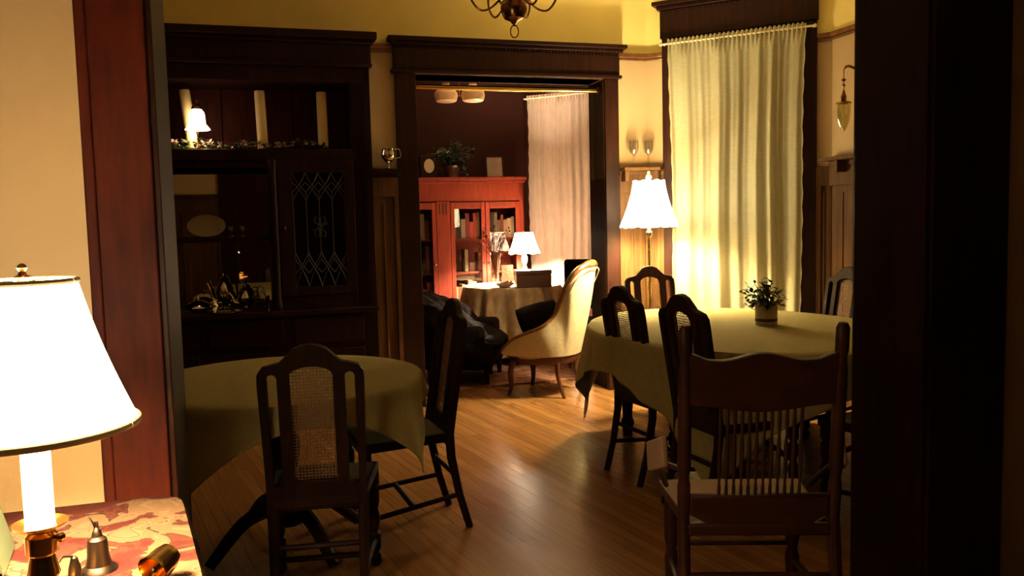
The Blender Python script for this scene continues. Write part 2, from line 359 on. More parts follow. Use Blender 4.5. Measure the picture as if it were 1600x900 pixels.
# picture rail
b=MB(); 
def rail(b,s0,s1,z0,z1,dp,fx=None):
    k=len(b.v); b.box(s0,s1,-dp,0,z0,z1).box(s0,s1,-dp*.6,0,z0-.02,z0)
    if fx is not None: b.xf(fx,k)
rail(b,-1.10,S0-.16,2.675,2.71,.03); rail(b,S1+.12,1.19,2.675,2.71,.03); rail(b,0,WL0-.11,2.675,2.71,.03,bay); rail(b,WL1+.11,1.45,2.675,2.71,.03,bay)
RW=Matrix.Translation(Vector((2.18,-.98,0)))@Matrix.Rotation(R(-90),4,'Z')
rail(b,0,2.65,2.675,2.71,.03,RW)
struct('trim_9',b,'framewood',bevel=.004)
# plate rail + wainscot
def wains(b,s0,s1,fx=None,n=None):
    k=len(b.v); w=s1-s0; n=n or max(1,round(w/.34)); 
    b.box(s0,s1,-.012,0,.18,1.60); b.box(s0,s1,-.03,0,1.60,1.74)
    for i in range(n+1):
        x=s0+w*i/n; b.box(max(s0,x-.035),min(s1,x+.035),-.028,0,.18,1.60)
        if i<n: b.box(x+w/n/2-.006,x+w/n/2+.006,-.020,0,.2,1.55)
    b.box(s0,s1,-.035,0,0,.2).box(s0,s1,-.045,0,.2,.22)
    if fx is not None: b.xf(fx,k)
def shelf(b,s0,s1,fx=None,brk=()):
    k=len(b.v); b.box(s0,s1,-.13,0,1.775,1.80).box(s0,s1,-.04,0,1.74,1.775)
    for x in brk: b.box(x-.018,x+.018,-.11,0,1.69,1.775)
    if fx is not None: b.xf(fx,k)
b=MB(); wains(b,-1.10,S0-.155,n=1); struct('trim_10',b,'panel',bevel=.002)
b=MB(); wains(b,S1+.12,1.18,n=1); wains(b,0,WL0-.1,bay,n=1); wains(b,WL1+.11,1.42,bay,n=1); struct('trim_11',b,'panel',bevel=.002)
b=MB(); wains(b,0,2.65,RW); struct('trim_12',b,'panel',bevel=.002)
b=MB(); shelf(b,-1.10,S0-.155,brk=()); struct('trim_13',b,'wood',bevel=.003)
b=MB(); shelf(b,S1+.12,1.20,brk=(S1+.15,)); shelf(b,0,WL0-.10,bay,brk=(WL0-.14,)); struct('trim_14',b,'panel',bevel=.003)
b=MB(); shelf(b,.03,2.65,RW,brk=(.2,1.,2.)); struct('trim_15',b,'panel',bevel=.003)
NW=Matrix.Translation(Vector((N0-.17,-3.70,0)))@Matrix.Rotation(PI,4,'Z'); LW=Matrix.Translation(Vector((-3.5,-3.67,0)))@Matrix.Rotation(PI/2,4,'Z')
b=MB(); wains(b,0,1.18,NW); shelf(b,0,1.18,NW); wains(b,0,3.6,LW); shelf(b,0,3.6,LW); struct('trim_16',b,'panel',bevel=.002)
NX=Matrix.Translation(Vector((2.18,-3.70,0)))@Matrix.Rotation(PI,4,'Z'); b=MB(); wains(b,0,1.78,NX); shelf(b,0,1.78,NX); struct('trim_17',b,'panel',bevel=.002)
b=MB(); b.box(-3.47,S0-.15,-.0,.01,0,.1); struct('baseboard_parlor',MB().box(-3,pcs,PB-.03,PB,0,.25),'wood')

# bay window: casing, header, sill, sash, glass
b=MB(); b.box(WL0-.11,WL0,-.03,0,0,2.81).box(WL1,WL1+.11,-.03,0,0,2.81).box(WL0-.12,WL1+.12,-.045,0,2.81,3.03)
b.box(WL0-.14,WL1+.14,-.07,0,3.03,3.06).box(WL0-.17,WL1+.17,-.10,0,3.06,3.09)
for i in range(48): b.ball((WL0-.11+i*.0246,-.05,3.02),.008,6)
b.box(WL0-.02,WL0,-.0,.2,.45,2.9).box(WL1,WL1+.02,0,.2,.45,2.9)
b.xf(bay); wf=struct('window_1',b,'wood',bevel=.003)
b=MB(); b.box(WL0-.14,WL1+.14,-.08,.1,.42,.46).xf(bay); struct('window_sill',b,'wood',parent=wf)
b=MB()
for z0,z1 in ((.46,1.66),(1.66,2.86)):
    b.box(WL0,WL0+.05,.08,.12,z0,z1).box(WL1-.05,WL1,.08,.12,z0,z1).box(WL0,WL1,.08,.12,z0,z0+.06).box(WL0,WL1,.08,.12,z1-.05,z1)
b.xf(bay); struct('window_sash',b,'wood',parent=wf)
b=MB().box(WL0,WL1,.10,.105,.46,2.86).xf(bay); struct('window_pane',b,'night',parent=wf)
# parlor window
b=MB(); b.box(0,.10,-.03,0,0,2.75).box(.95,1.06,-.03,0,0,2.75).box(0,1.08,-.04,0,2.75,2.95); b.box(.1,.95,.08,.12,.5,.56).box(.1,.95,.08,.12,1.6,1.66).xf(parb)
wf2=struct('window_2',b,'wood',bevel=.003)
b=MB().box(.10,.95,.12,.125,.5,2.75).xf(parb); struct('window_pane',b,'night',parent=wf2)

# ================================================================= CURTAINS
def curtain(name,w0,w1,zt,zb,fx,m,label,parts_label,nf=14,amp=.022,seed=3,off=-.07,taper=0):
    rnd=random.Random(seed)
    ph=[rnd.uniform(0,6.28) for _ in range(5)]; N=220; K=50
    root=thing(name,label,'curtain',O,A)
    RG=[((k+rnd.uniform(.15,.85))/nf,rnd.uniform(.012,.045),rnd.uniform(.4,1.7),rnd.uniform(-.02,.02)) for k in range(nf)]
    def fn(i,j):
        u=i/(N-1); v=j/(K-1); x=w0+(w1-w0)*u; cx=(w0+w1)/2; x=cx+(x-cx)*(1-taper*min(v*1.6,1))
        g=-.9*sum(a_*math.exp(-((u-c_-d_*v)/w_)**2) for c_,w_,a_,d_ in RG)+.35*math.sin(2*PI*3.3*u+ph[2]+.6*v)+.12*math.sin(2*PI*nf*2.1*u+ph[1])*(1-v)
        f=amp*(.55+.6*min(v*2.5,1))*g
        if v<.035: f=amp*.45*math.sin(2*PI*nf*3.1*u+ph[3])
        e=.004*math.sin(j*1.7)*(i<2 or i>N-3)
        return (x+e+.006*math.sin(9*v+ph[4]+u*5),off+f,zt-(zt-zb)*v+ (.006*math.sin(2*PI*nf*3.1*u) if j==0 else 0)+(.006*math.sin(2*PI*nf*1.5*u) if j==K-1 else 0))
    mb=MB().grid(fn,N,K); mb.xf(fx); o=obj('curtain_panel',mb,m,root,ang=80)
    return root
cr=curtain('lace_curtain',WL0-.045,WL1+.04,2.79,.16,bay,'sheer','cream lace curtain covering the bay window behind the long dining table','',nf=10,taper=.05,amp=.026)
b=MB().tube([(WL0-.10,-.07,2.76),(WL1+.10,-.07,2.76)],.008,8).ball((WL0-.105,-.07,2.76),.014,8).ball((WL1+.105,-.07,2.76),.014,8)
for x in (WL0-.085,WL1+.085): b.box(x-.004,x+.004,-.07,-.03,2.753,2.767)
b.xf(bay); obj('curtain_rod',b,'cream',cr)
cr2=curtain('lace_curtain',.10,1.03,2.78,.55,parb,'sheer2','pale white lace curtain at the parlor window beside the bookcase','',nf=8,seed=9,amp=.025,off=-.15)
b=MB().tube([(.06,-.15,2.75),(1.07,-.15,2.75)],.008,8)
for x in (.07,1.05): b.box(x-.004,x+.004,-.15,-.03,2.742,2.758)
b.xf(parb); obj('curtain_rod',b,'cream',cr2)
# portiere rod in the doorway
b=MB().tube([(S0,.08,2.425),(S1,.08,2.425)],.02,12)
pr_=thing('portiere_rod','brass portiere rod across the top of the parlor doorway','curtain rod',O,A); obj('rod',b,'brass',pr_)
b=MB().tube([(S0,.08,2.425),(S0+.012,.08,2.425)],.03,14); obj('socket',b,'antique',pr_)
b=MB().tube([(S1-.012,.08,2.425),(S1,.08,2.425)],.03,14); obj('socket',b,'antique',pr_)

# ================================================================= BUILT-IN CHINA CABINET (house frame)
cab=thing('china_cabinet','dark mahogany built-in china cabinet with mirrored niche and leaded glass door','cabinet',O,A)
cF=-.05; cB=.40; L0,L1=-3.45,-1.06
b=MB(); b.box(L0,L0+.07,cF,cB,0,2.55).box(L1-.045,L1,cF,cB,0,2.55)         # ends
b.box(L0,L1,cB-.02,cB,0,2.55)                                             # back
b.box(L0,L1,cF,cB,2.42,2.55)                                              # head of top niche
b.box(-1.20,L1-.045,cF,cF+.03,0,2.42).box(-1.2,L1-.045,cF,cB-.02,0,2.42)                                     # right stile
b.box(L0+.07,L1-.045,cF,cB-.02,1.87,1.945)                                # upper shelf
b.box(-1.80,-1.735,cF,cB-.02,.80,1.87).box(-2.82,-2.755,cF,cB-.02,.80,1.87)
b.box(-1.73,-1.2,cF,cF+.02,.80,.90).box(L0+.07,-2.82,cF,cF+.02,.80,1.87)
obj('carcass',b,'wood',cab,bevel=.003)
b=MB(); b.box(L0-.02,L1+.015,cF-.02,0,2.55,2.69).box(L0-.03,L1+.03,cF-.045,0,2.69,2.72).box(L0-.06,L1+.055,cF-.085,0,2.72,2.77).box(L0-.02,L1+.02,cF-.035,0,2.53,2.555)
obj('cornice',b,'wood',cab,bevel=.005)
b=MB().box(L0+.0,L1,cF-.09,cB-.02,.765,.80); obj('counter',b,'wood',cab,bevel=.005)
b=MB(); b.box(L0,L1,cF,cF+.02,0,.765)
for i in range(4):
    x0=L0+.06+i*.575; b.box(x0,x0+.5,cF-.02,cF,.08,.5); b.box(x0,x0+.5,cF-.02,cF,.55,.74)
obj('base_cupboards',b,'wood',cab,bevel=.004)
for x in (L0+.07,-1.767,-2.787):
    b=MB().lathe([(.0,.82),(.03,.82),(.03,.85),(.022,.87),(.026,1.0),(.027,1.3),(.024,1.8),(.03,1.83),(.03,1.87),(0,1.87)],(x,cF-.015,0),16); obj('turned_column',b,'wood',cab)
b=MB(); b.box(-2.755,-1.80,cB-.03,cB-.02,.80,1.87); obj('mirror',b,'mirror',cab)
b=MB(); b.box(-2.755,-1.80,.10,cB-.03,1.30,1.33).box(-2.755,-1.80,cF+.02,.10,1.30,1.335); obj('shelf',b,'wood',cab,bevel=.003)
b=MB(); b.box(-2.755,-1.80,cF+.03,cF+.05,1.82,1.87); obj('valance',b,'wood',cab)
# top niche reddish back boards
b=MB()
for i in range(9): b.box(L0+.08+i*.255,L0+.08+i*.255+.25,cB-.035,cB-.02,1.945,2.42)
obj('back_boards',b,'casing',cab,bevel=.003)
# leaded glass door
D0,D1,E0,E1=-1.735,-1.20,.90,1.87
dr=MB(); dr.box(D0,D0+.10,cF-.012,cF+.012,E0,E1).box(D1-.07,D1,cF-.012,cF+.012,E0,E1).box(D0+.1,D1-.07,cF-.012,cF+.012,E0,E0+.06).box(D0+.1,D1-.07,cF-.012,cF+.012,E1-.09,E1)
door=obj('glass_door',dr,'wood',cab,bevel=.003)
gx0,gx1,gz0,gz1=D0+.10,D1-.07,E0+.06,E1-.09
obj('leaded_pane',MB().box(gx0,gx1,cF-.001,cF+.002,gz0,gz1),'pane',door)
b=MB(); gw=gx1-gx0; n=4
def came(pts): b.tube([(x,cF-.004,z) for x,z in pts],.0035,5)
def arc(xa,za,xb,zb,bulge,n=10):
    return [(xa+(xb-xa)*t+bulge*math.sin(PI*t),za+(zb-za)*t) for t in [i/n for i in range(n+1)]]
for i in range(n+1):
    x=gx0+gw*i/n; came([(x,gz0+.20),(x,gz1-.14)])
    for d in (-1,1):
        x2=x+d*gw/n
        if gx0-.01<=x2<=gx1+.01:
            came(arc(x,gz0+.20,x+d*gw/n,gz0,d*.012)); came(arc(x,gz1-.14,x+d*gw/n,gz1,d*.012))
            came(arc(x,gz0+.25,x+d*gw/n,gz0+.1,-d*.01)); came(arc(x,gz1-.20,x+d*gw/n,gz1-.07,-d*.01))
cx=(gx0+gx1)/2; cz=(gz0+gz1)/2+.02
for k in range(6):
    q=k*PI/3; came([(cx+.01*math.cos(q),cz+.01*math.sin(q)),(cx+.05*math.cos(q+.4),cz+.065*math.sin(q+.4)),(cx+.065*math.cos(q),cz+.085*math.sin(q)),(cx+.05*math.cos(q-.4),cz+.065*math.sin(q-.4)),(cx+.01*math.cos(q),cz+.01*math.sin(q))])
obj('lead_came',b,'lead',door)
obj('door_knob',MB().box(D0+.03,D0+.045,cF-.03,cF-.012,1.36,1.41).ball((D0+.037,cF-.034,1.385),.010,8),'antique',door)
b=MB(); b.box(L0+.09,-2.84,cF-.012,cF+.012,E0,E1); obj('panel_door',b,'wood',cab,bevel=.004)

# ---- candles on cabinet
cz0=1.945
for (px0,pt,pb_,s,lb) in (((300),(291,143),(302,215),-2.339,'leftmost of the three tall ivory pillar candles, behind the small lit lamp'),
                       ((410),(409,145),(414,218),-1.868,'middle of the three tall ivory pillar candles on the cabinet shelf'),
                       ((505),(504,147),(508,225),-1.442,'rightmost of the three tall ivory pillar candles on the cabinet shelf')):
    lean=math.atan((pb_[0]-pt[0])/(pb_[1]-pt[1]))-.045
    p=H(s+.05,.10,cz0); o=thing('pillar_candle',lb,'candle',p,0,'pillar candles on the china cabinet')
    k=MB().lathe([(0,0),(.036,0),(.037,.01),(.036,.41),(.034,.425),(.028,.428),(.012,.418),(0,.416)],n=20); k.xf(Matrix.Rotation(-lean,4,'Y'))
    obj('wax_column',k,'wax',o)
    k=MB().tube([(0,0,.41),(.002,0,.43)],.0015,6); k.xf(Matrix.Rotation(-lean,4,'Y')); obj('wick',k,'iron',o)
# ---- small lit bell lamp on cabinet shelf
p=H(-2.25,-.0,cz0); sl=thing('accent_lamp','small lit lamp with frosted ruffled glass bell shade on the cabinet shelf','lamp',p,0)
obj('base',MB().lathe([(0,0),(.035,0),(.035,.008),(.012,.02),(.008,.05),(0,.05)],n=16),'antique',sl)
def ruf(i,j,n=48):
    q=2*PI*i/n; z=j/11; pr=[.026,.036,.046,.050,.052,.053,.053,.054,.056,.062,.072,.080][j]
    r=pr*(1+(.07*math.sin(8*q) if j>8 else 0)); return (r*math.cos(q),r*math.sin(q),.285-.15*z)
obj('glass_shade',MB().grid(ruf,48,12,closeu=True),'shade4',sl)
obj('cap',MB().lathe([(.036,.275),(.034,.292),(.018,.31),(.006,.316),(.009,.328),(.003,.345),(0,.35)],n=16).tube([(0,0,.045),(0,0,.285)],.005,6),'antique',sl)
light('accent_lamp_bulb',p+Vector((0,0,.16)),P_SMALL,WARM2,.02)
# ---- garland
b=MB(); 
for i in range(330):
    s=random.uniform(-2.75,-1.25); q=H(s,random.uniform(.0,.12),cz0+random.uniform(.004,.035+.03*math.sin(s*9)**2)); b.leaf(q,(random.uniform(-1,1),random.uniform(-1,1),random.uniform(0,.8)),random.uniform(.03,.055),.6)
b.tube([H(-2.75+i*.05,.06,cz0+.012+.006*math.sin(i)) for i in range(31)],.006,5)
g=thing('flower_garland','garland of silk flowers and leaves laid along the cabinet shelf','garland'); obj('leaves',b,'leaf',g)
b=MB()
for i in range(26):
    s=random.uniform(-2.6,-1.3); c=H(s,random.uniform(-.02,.05),cz0+random.uniform(.03,.055))
    for k in range(6):
        q=k*PI/3; b.leaf(c,(math.cos(q),math.sin(q)*.5-.4,math.sin(q)*.9),.028,.9)
obj('blossoms',b,'berry',g)

# ---- things in the mirrored niche
p=H(-2.24,.25,1.333); o=thing('oval_platter','oval white china platter leaning upright on the niche shelf','plate',p,A)
k=MB().lathe([(0,0),(.10,0),(.13,.012),(.132,.015),(.10,.006),(0,.006)],n=36,sq=(1,.62)); k.xf(Matrix.Translation((0,0,.082))@Matrix.Rotation(R(78),4,'X')); obj('dish',k,'white_china',o)
def lathething(name,label,cat,loc,prof,m,n=24,extra=None,group=None,body='body'):
    o=thing(name,label,cat,loc,A,group); obj(body,MB().lathe(prof,n=n),m,o)
    for nm,mb,mm in (extra or []): obj(nm,mb,mm,o)
    return o
def handle(x,z0,z1,r=.004,out=.035): return MB().tube(smoothpts([(x,0,z0),(x+out,0,z0+.01),(x+out*1.1,0,(z0+z1)/2),(x+out*.8,0,z1),(x,0,z1-.005)],6),r,8)
def spout(x,z0,z1): return MB().tube(smoothpts([(-x,0,z0),(-x-.03,0,z0+.01),(-x-.045,0,(z0+z1)/2+.01),(-x-.065,0,z1)],6),[.012-.0003*i for i in range(19)],8)
pot=[(0,0),(.035,0),(.035,.006),(.018,.015),(.03,.03),(.055,.06),(.06,.09),(.045,.12),(.03,.14),(.034,.146),(.025,.156),(.012,.163),(.006,.168),(.010,.176),(.006,.184),(0,.186)]
CT=.80
lathething('coffee_pot','tall silver coffee pot standing at the back left of the mirrored niche','coffee pot',H(-2.14,.24,CT),[(r,z*1.45) for r,z in pot],'silver',extra=[('handle',handle(.05,.07,.19),'iron'),('spout',spout(.05,.07,.2),'silver')],group='silver service in the mirrored niche')
lathething('teapot','round silver teapot to the right of the taller coffee pot','teapot',H(-1.99,.14,CT),pot,'silver',extra=[('handle',handle(.05,.05,.13),'iron'),('spout',spout(.05,.05,.13),'silver')],group='silver service in the mirrored niche')
lathething('covered_dish','low covered silver dish with knob at the front left of the niche counter','serving dish',H(-2.31,.05,CT),[(0,0),(.05,0),(.05,.008),(.06,.02),(.10,.035),(.105,.042),(.09,.06),(.06,.08),(.03,.092),(.008,.096),(.008,.104),(.014,.112),(.008,.12),(0,.122)],'silver',n=32,group='silver service in the mirrored niche')
lathething('silver_tray','round silver tray under the tea things on the niche counter','tray',H(-2.12,-.05,CT),[(0,0),(.09,0),(.11,.012),(.112,.016),(.09,.005),(0,.005)],'silver',n=40,group='silver service in the mirrored niche')
lathething('creamer','small silver cream jug at the front of the niche counter','jug',H(-2.20,-.02,CT+.002),[(0,0),(.022,0),(.012,.012),(.028,.035),(.03,.055),(.022,.07),(.03,.085),(.027,.085),(.018,.07),(0,.07)],'silver',extra=[('handle',handle(.026,.03,.075,.003,.022),'silver')],group='silver service in the mirrored niche')
o=thing('toast_rack','oval silver toast rack with upright wires beside the teapot','toast rack',H(-1.885,.12,CT),A)
b=MB().lathe([(0,0),(.05,0),(.05,.006),(0,.006)],n=20,sq=(1,.5),cap=True); obj('tray',b,'silver',o)
b=MB()
for k in range(5): b.tube([(-.04*math.cos(t),(k-2)*.01,.006+.13*math.sin(t)) for t in [PI*i/14 for i in range(15)]],.0022,6)
obj('wires',b,'silver',o)
lathething('salt_shaker','tiny silver shaker at the right end of the niche counter','shaker',H(-1.83,.0,CT),[(0,0),(.014,0),(.010,.01),(.014,.03),(.012,.045),(.005,.052),(0,.054)],'silver')
for i,(s,lb) in enumerate(((-2.07,'left of the two small stemmed glasses on the niche shelf'),(-1.99,'right of the two small stemmed glasses on the niche shelf'))):
    lathething('cordial_glass',lb,'glass',H(s,.12,1.335),[(0,0),(.02,0),(.003,.005),(.003,.035),(.015,.05),(.02,.075),(.018,.075),(.013,.052),(0,.04)],'glass',n=16,group='small glasses on the niche shelf',body='bowl')
# inside the leaded cupboard: shelf and plates
obj('inner_shelf',MB().box(-1.735,-1.2,.02,cB-.02,1.35,1.37),'wood',cab)
# ---- silver jug on plate rail by doorway
lathething('silver_goblet_jug','silver footed cream jug with loop handle on the rail left of the doorway','jug',H(-.945,-.07,1.80),
  [(0,0),(.035,0),(.036,.006),(.010,.016),(.009,.04),(.03,.055),(.05,.08),(.054,.105),(.045,.13),(.048,.145),(.045,.145),(.04,.13),(.048,.105),(.03,.062),(0,.055)],'silver',n=28,
  extra=[('handle',handle(.047,.075,.145,.004,.04),'silver')])
# ---- goblets on the corner shelf
gp=[(0,0),(.035,0),(.034,.003),(.004,.010),(.004,.09),(.012,.10),(.036,.125),(.043,.16),(.040,.22),(.038,.22),(.041,.16),(.034,.127),(.008,.103),(0,.10)]
lathething('wine_goblet','left clear wine glass on the corner shelf above the scalloped lamp','glass',H(1.03,-.06,1.80),gp,'glass',n=28,group='wine glasses on the corner shelf',body='bowl')
q=bay@Vector((.03,-.06,1.8)); lathething('wine_goblet','right clear wine glass on the corner shelf above the scalloped lamp','glass',H(q.x,q.y,1.80),gp,'glass',n=28,group='wine glasses on the corner shelf',body='bowl')

# ================================================================= FLOOR LAMP by the window
p=at(1014,330,6.3); p.z=0
fl=thing('floor_lamp','lit lamp with cream scalloped bell shade in the corner beside the curtain','lamp',p,0)
obj('base',MB().lathe([(0,0),(.14,0),(.14,.015),(.11,.03),(.04,.045),(.02,.07),(.012,.10),(0,.1)],n=32),'antique',fl)
obj('pole',MB().lathe([(.012,.08),(.012,.6),(.018,.62),(.012,.64),(.010,1.25),(.02,1.26),(.022,1.29),(.012,1.30),(.010,1.33),(.006,1.34),(.004,1.68)],n=14),'brass',fl)
def sc(i,j,n=96):
    q=2*PI*i/n; v=j/12; r=.118+.05*v+.045*v**2.2; 
    r*=1+.035*abs(math.sin(4*q))*(.3+v); z=1.665-.325*v-(.018*abs(math.cos(4*q)) if j==12 else 0)+(.014*abs(math.sin(4*q)) if j==0 else 0)
    return (r*math.cos(q),r*math.sin(q),z)
sh=obj('lamp_shade',MB().grid(sc,96,13,closeu=True),'shade2',fl,ang=60)
b=MB()
for k in range(8):
    q=PI*k/4; b.tube([Vector(sc(0,j))@Matrix.Identity(3) if 0 else Matrix.Rotation(q,3,'Z')@Vector(sc(0,j)) for j in range(13)],.003,5)
b.tube([sc(i,12) for i in range(97)],.004,5,cap=False); obj('piping',b,'trim',sh)
obj('finial',MB().lathe([(.0,1.665),(.02,1.67),(.012,1.68),(.024,1.70),(.018,1.715),(.006,1.73),(.010,1.74),(0,1.752)],n=12),'cream',fl)
obj('harp',MB().tube([(0,0,1.34),(.05,0,1.42),(.05,0,1.58),(0,0,1.67)],.002,5).tube([(.118*math.cos(t),.118*math.sin(t),1.66) for t in [PI*i/12 for i in range(25)]],.002,5).tube([(-.118,0,1.66),(.118,0,1.66)],.002,5),'brass',fl)
light('floor_lamp_bulb',p+Vector((0,0,1.47)),P_FLOOR,WARM2,.07)

# ================================================================= DINING TABLE (oval)
tc=Vector((1.30,4.80,0)); tz=.755
t=thing('dining_table','long oval dining table under a gold tablecloth by the bay window','table',tc,R(17+90))
obj('tabletop',MB().lathe([(0,.725),(1,.725),(1,.75),(0,.75)],n=72,sq=(1.06,.80)),'chairwood',t)
for x in (-.65,.65):
    for y in (-.4,.4): obj('leg',MB().lathe([(.0,0),(.03,0),(.035,.05),(.045,.08),(.03,.12),(.045,.3),(.055,.45),(.035,.52),(.055,.56),(.055,.725)],(x,y,0),16),'chairwood',t)
obj('apron',MB().box(-.75,.75,-.45,-.42,.64,.725).box(-.75,.75,.42,.45,.64,.725).box(-.75,-.72,-.45,.45,.64,.725).box(.72,.75,-.45,.45,.64,.725),'chairwood',t)
tag(drape('tablecloth',1.07,.81,rectreach(1.28,1.02),tz,'cloth',tc,R(17+90),folds=13,amp=.02,seed=4),'gold tablecloth draped over the long oval dining table','tablecloth')
# flower crock
p=on(1197,508,tz); fp=thing('flower_crock','stoneware crock of dark leafy flowers on the oval dining table','flower pot',Vector((p.x,p.y,tz+.003)),0)
obj('crock',MB().lathe([(0,0),(.062,0),(.064,.006),(.064,.11),(.061,.125),(.063,.135),(.057,.135),(.055,.12),(.055,.09),(0,.09)],n=32),'ceramic',fp)
obj('glaze_band',MB().lathe([(.0645,.022),(.0655,.026),(.0655,.036),(.0645,.04)],n=32),'band',fp)
b=MB(); st=MB()
for i in range(34):
    q=random.uniform(0,2*PI); r=random.uniform(.02,.13); h=random.uniform(.16,.27)-r*.55; tip=Vector((r*math.cos(q),r*math.sin(q),h+.02))
    st.tube(smoothpts([(.03*math.cos(q),.03*math.sin(q),.10),(tip.x*.6,tip.y*.6,h*.85),tip],4),.0022,5)
    for k in range(7):
        a=tip*(1-.08*k); a.z=max(.12,tip.z-.014*k); b.leaf(a,(random.uniform(-1,1),random.uniform(-1,1),random.uniform(-.4,.8)),random.uniform(.028,.05),.6)
st.tube(smoothpts([(-.03,0,.11),(-.08,0,.16),(-.14,0,.19)],4),.002,5)
for k in range(5): b.leaf((-.09-.014*k,0,.165+.008*k),(random.uniform(-1,.2),random.uniform(-1,1),random.uniform(-1,1)),.035,.55)
obj('stems',st,'leaf',fp); obj('leaves',b,'leaf',fp)

# ================================================================= CANE CHAIR
def cane_chair(loc,rz,label,group=None,seatm='sage'):
    t=thing('cane_back_chair',label,'chair',loc,rz,group)
    hw=.185
    out=[(-hw,.40),(-hw-.004,.70),(-hw-.008,.90),(-hw-.006,.945),(-hw+.012,.970),(-.135,.980),(-.112,.985),(-.09,1.005),(-.06,1.035),(-.03,1.048),(0,1.052)]
    out=out+[(-x,z) for x,z in out[::-1][1:]]
    def slot(x0,x1,z0,z1,n=8):
        r=(x1-x0)/2; c=(x0+x1)/2; p=[(x0,z0),(x1,z0)]+[(c+r*math.cos(a),z1-r+r*math.sin(a)) for a in [PI*i/n for i in range(n+1)]]; return p
    holes=[slot(-.158,-.122,.50,.945),slot(.122,.158,.50,.945)]
    cw=.078; holes.append([(-cw,.52),(cw,.52)]+[(cw*math.cos(a),.935+.035*math.sin(a)) for a in [PI*i/10 for i in range(11)]])
    lean=Matrix.Translation((0,0,.45))@Matrix.Rotation(R(9),4,'X')@Matrix.Translation((0,0,-.45))
    me=plate(out,holes,.028); me.transform(lean); obj('back_frame',None,'chairwood',t,mesh=me)
    b=MB()
    x=-cw
    while x<=cw: b.box(x-.0017,x+.0017,-.002,.0,.515,.965); x+=.0125
    z=.52
    while z<.965:
        b.box(-cw-.003,cw+.003,0,.002,z-.0017,z+.0017); z+=.0125
    for i in range(-14,60):
        z=.52+i*.0125*1; 
    b.xf(lean); obj('cane_panel',b,'cane',t,smooth=False)
    for sx in (-1,1):
        obj('rear_leg',MB().tube([(sx*.165,-.085,0),(sx*.166,-.04,.16),(sx*.168,-.005,.34),(sx*.17,.0,.45)],[.017,.018,.021,.022],8),'chairwood',t)
        obj('front_leg',MB().lathe([(0,0),(.018,0),(.026,.02),(.022,.045),(.014,.055),(.026,.075),(.026,.14),(.014,.15),(.022,.17),(.026,.21),(.016,.25),(.024,.28),(.024,.33),(.015,.34),(.026,.36),(.026,.42),(0,.42)],(sx*.2,.39,0),12),'chairwood',t)
    s=MB(); s.add([(-.175,-.02,.41),(.175,-.02,.41),(.225,.42,.41),(-.225,.42,.41),(-.175,-.02,.45),(.175,-.02,.45),(.225,.42,.45),(-.225,.42,.45)],[(0,3,2,1),(4,5,6,7),(0,1,5,4),(1,2,6,5),(2,3,7,6),(3,0,4,7)])
    obj('seat_rail',s,'chairwood',t,bevel=.006)
    def sf(i,j):
        u=i/10*2-1; v=j/10; w=.165+.05*v; h=.028*(1-abs(u)**4)*(1-abs(2*v-1)**4); return (u*w,.01+v*.40,.448+h)
    obj('seat',MB().grid(sf,11,11),seatm,t)
    st=MB(); st.tube([(-.166,-.04,.16),(-.2,.39,.11)],.012,8).tube([(.166,-.04,.16),(.2,.39,.11)],.012,8).tube([(-.166,-.015,.26),(.166,-.015,.26)],.012,8).tube([(-.185,.18,.135),(.185,.18,.135)],.013,8)
    st.tube([(-.2,.39,.25),(-.1,.39,.27),(0,.39,.29),(.1,.39,.27),(.2,.39,.25)],.013,8)
    obj('stretcher',st,'chairwood',t)
    return t
def face(dx,dy): return math.atan2(dy,dx)-PI/2
c1=Vector((.65,4.43,0)); ch=cane_chair(c1,face(.91,.42),'dark cane-back chair at the table\'s left side, nearer the armchair','chairs at the oval dining table')
GR='chairs at the oval dining table'
dup(ch,Vector((.86,3.86,0)),face(.93,.36),'dark cane-back chair at the left side of the oval table, behind the spindle-back chair',GR)
dup(ch,Vector((1.03,6.02,0)),face(.25,-.96),'dark cane-back chair at the table end in front of the scalloped lamp',GR)
dup(ch,Vector((2.13,5.42,0)),face(-.956,-.292),'dark cane-back chair at the wall side of the oval table, beneath the hanging sconce',GR)
dup(ch,Vector((1.80,3.55,0)),face(-.45,.89),'dark cane-back chair at the near right end of the table, mostly behind the spindle-back chair',GR)
GL='chairs at the round table'
fc=dup(ch,Vector((-.72,2.94,0)),face(-.15,.98),'dark cane-back chair seen from behind in front of the round table',GL); fc.scale=(.95,.95,.95)
dup(ch,Vector((-.36,3.86,0)),face(-.93,-.36),'dark cane-back chair in side view at the right of the round table',GL)

# ================================================================= ROUND TABLE left
rc=Vector((-1.0,3.52,0))
t=thing('round_table','round dark wooden table under the olive cloth beside the china cabinet','table',rc,0)
obj('tabletop',MB().lathe([(0,.725),(.58,.725),(.585,.74),(.58,.75),(0,.75)],n=60),'chairwood',t)
obj('pedestal',MB().lathe([(0,.12),(.07,.12),(.09,.2),(.05,.3),(.07,.45),(.045,.6),(.09,.69),(.2,.725),(0,.725)],n=24),'chairwood',t)
for k in range(4):
    q=PI/4+k*PI/2; obj('leg',MB().tube(smoothpts([(.05*math.cos(q),.05*math.sin(q),.2),(.2*math.cos(q),.2*math.sin(q),.17),(.36*math.cos(q),.36*math.sin(q),.03)],5),[.035-.0012*i for i in range(11)],8),'chairwood',t)
tag(drape('tablecloth',.59,.59,rectreach(.685,.685),tz,'cloth',rc,R(-18-45),folds=9,amp=.028,seed=8,flare=.1),'olive square tablecloth hanging in points over the round table','tablecloth')

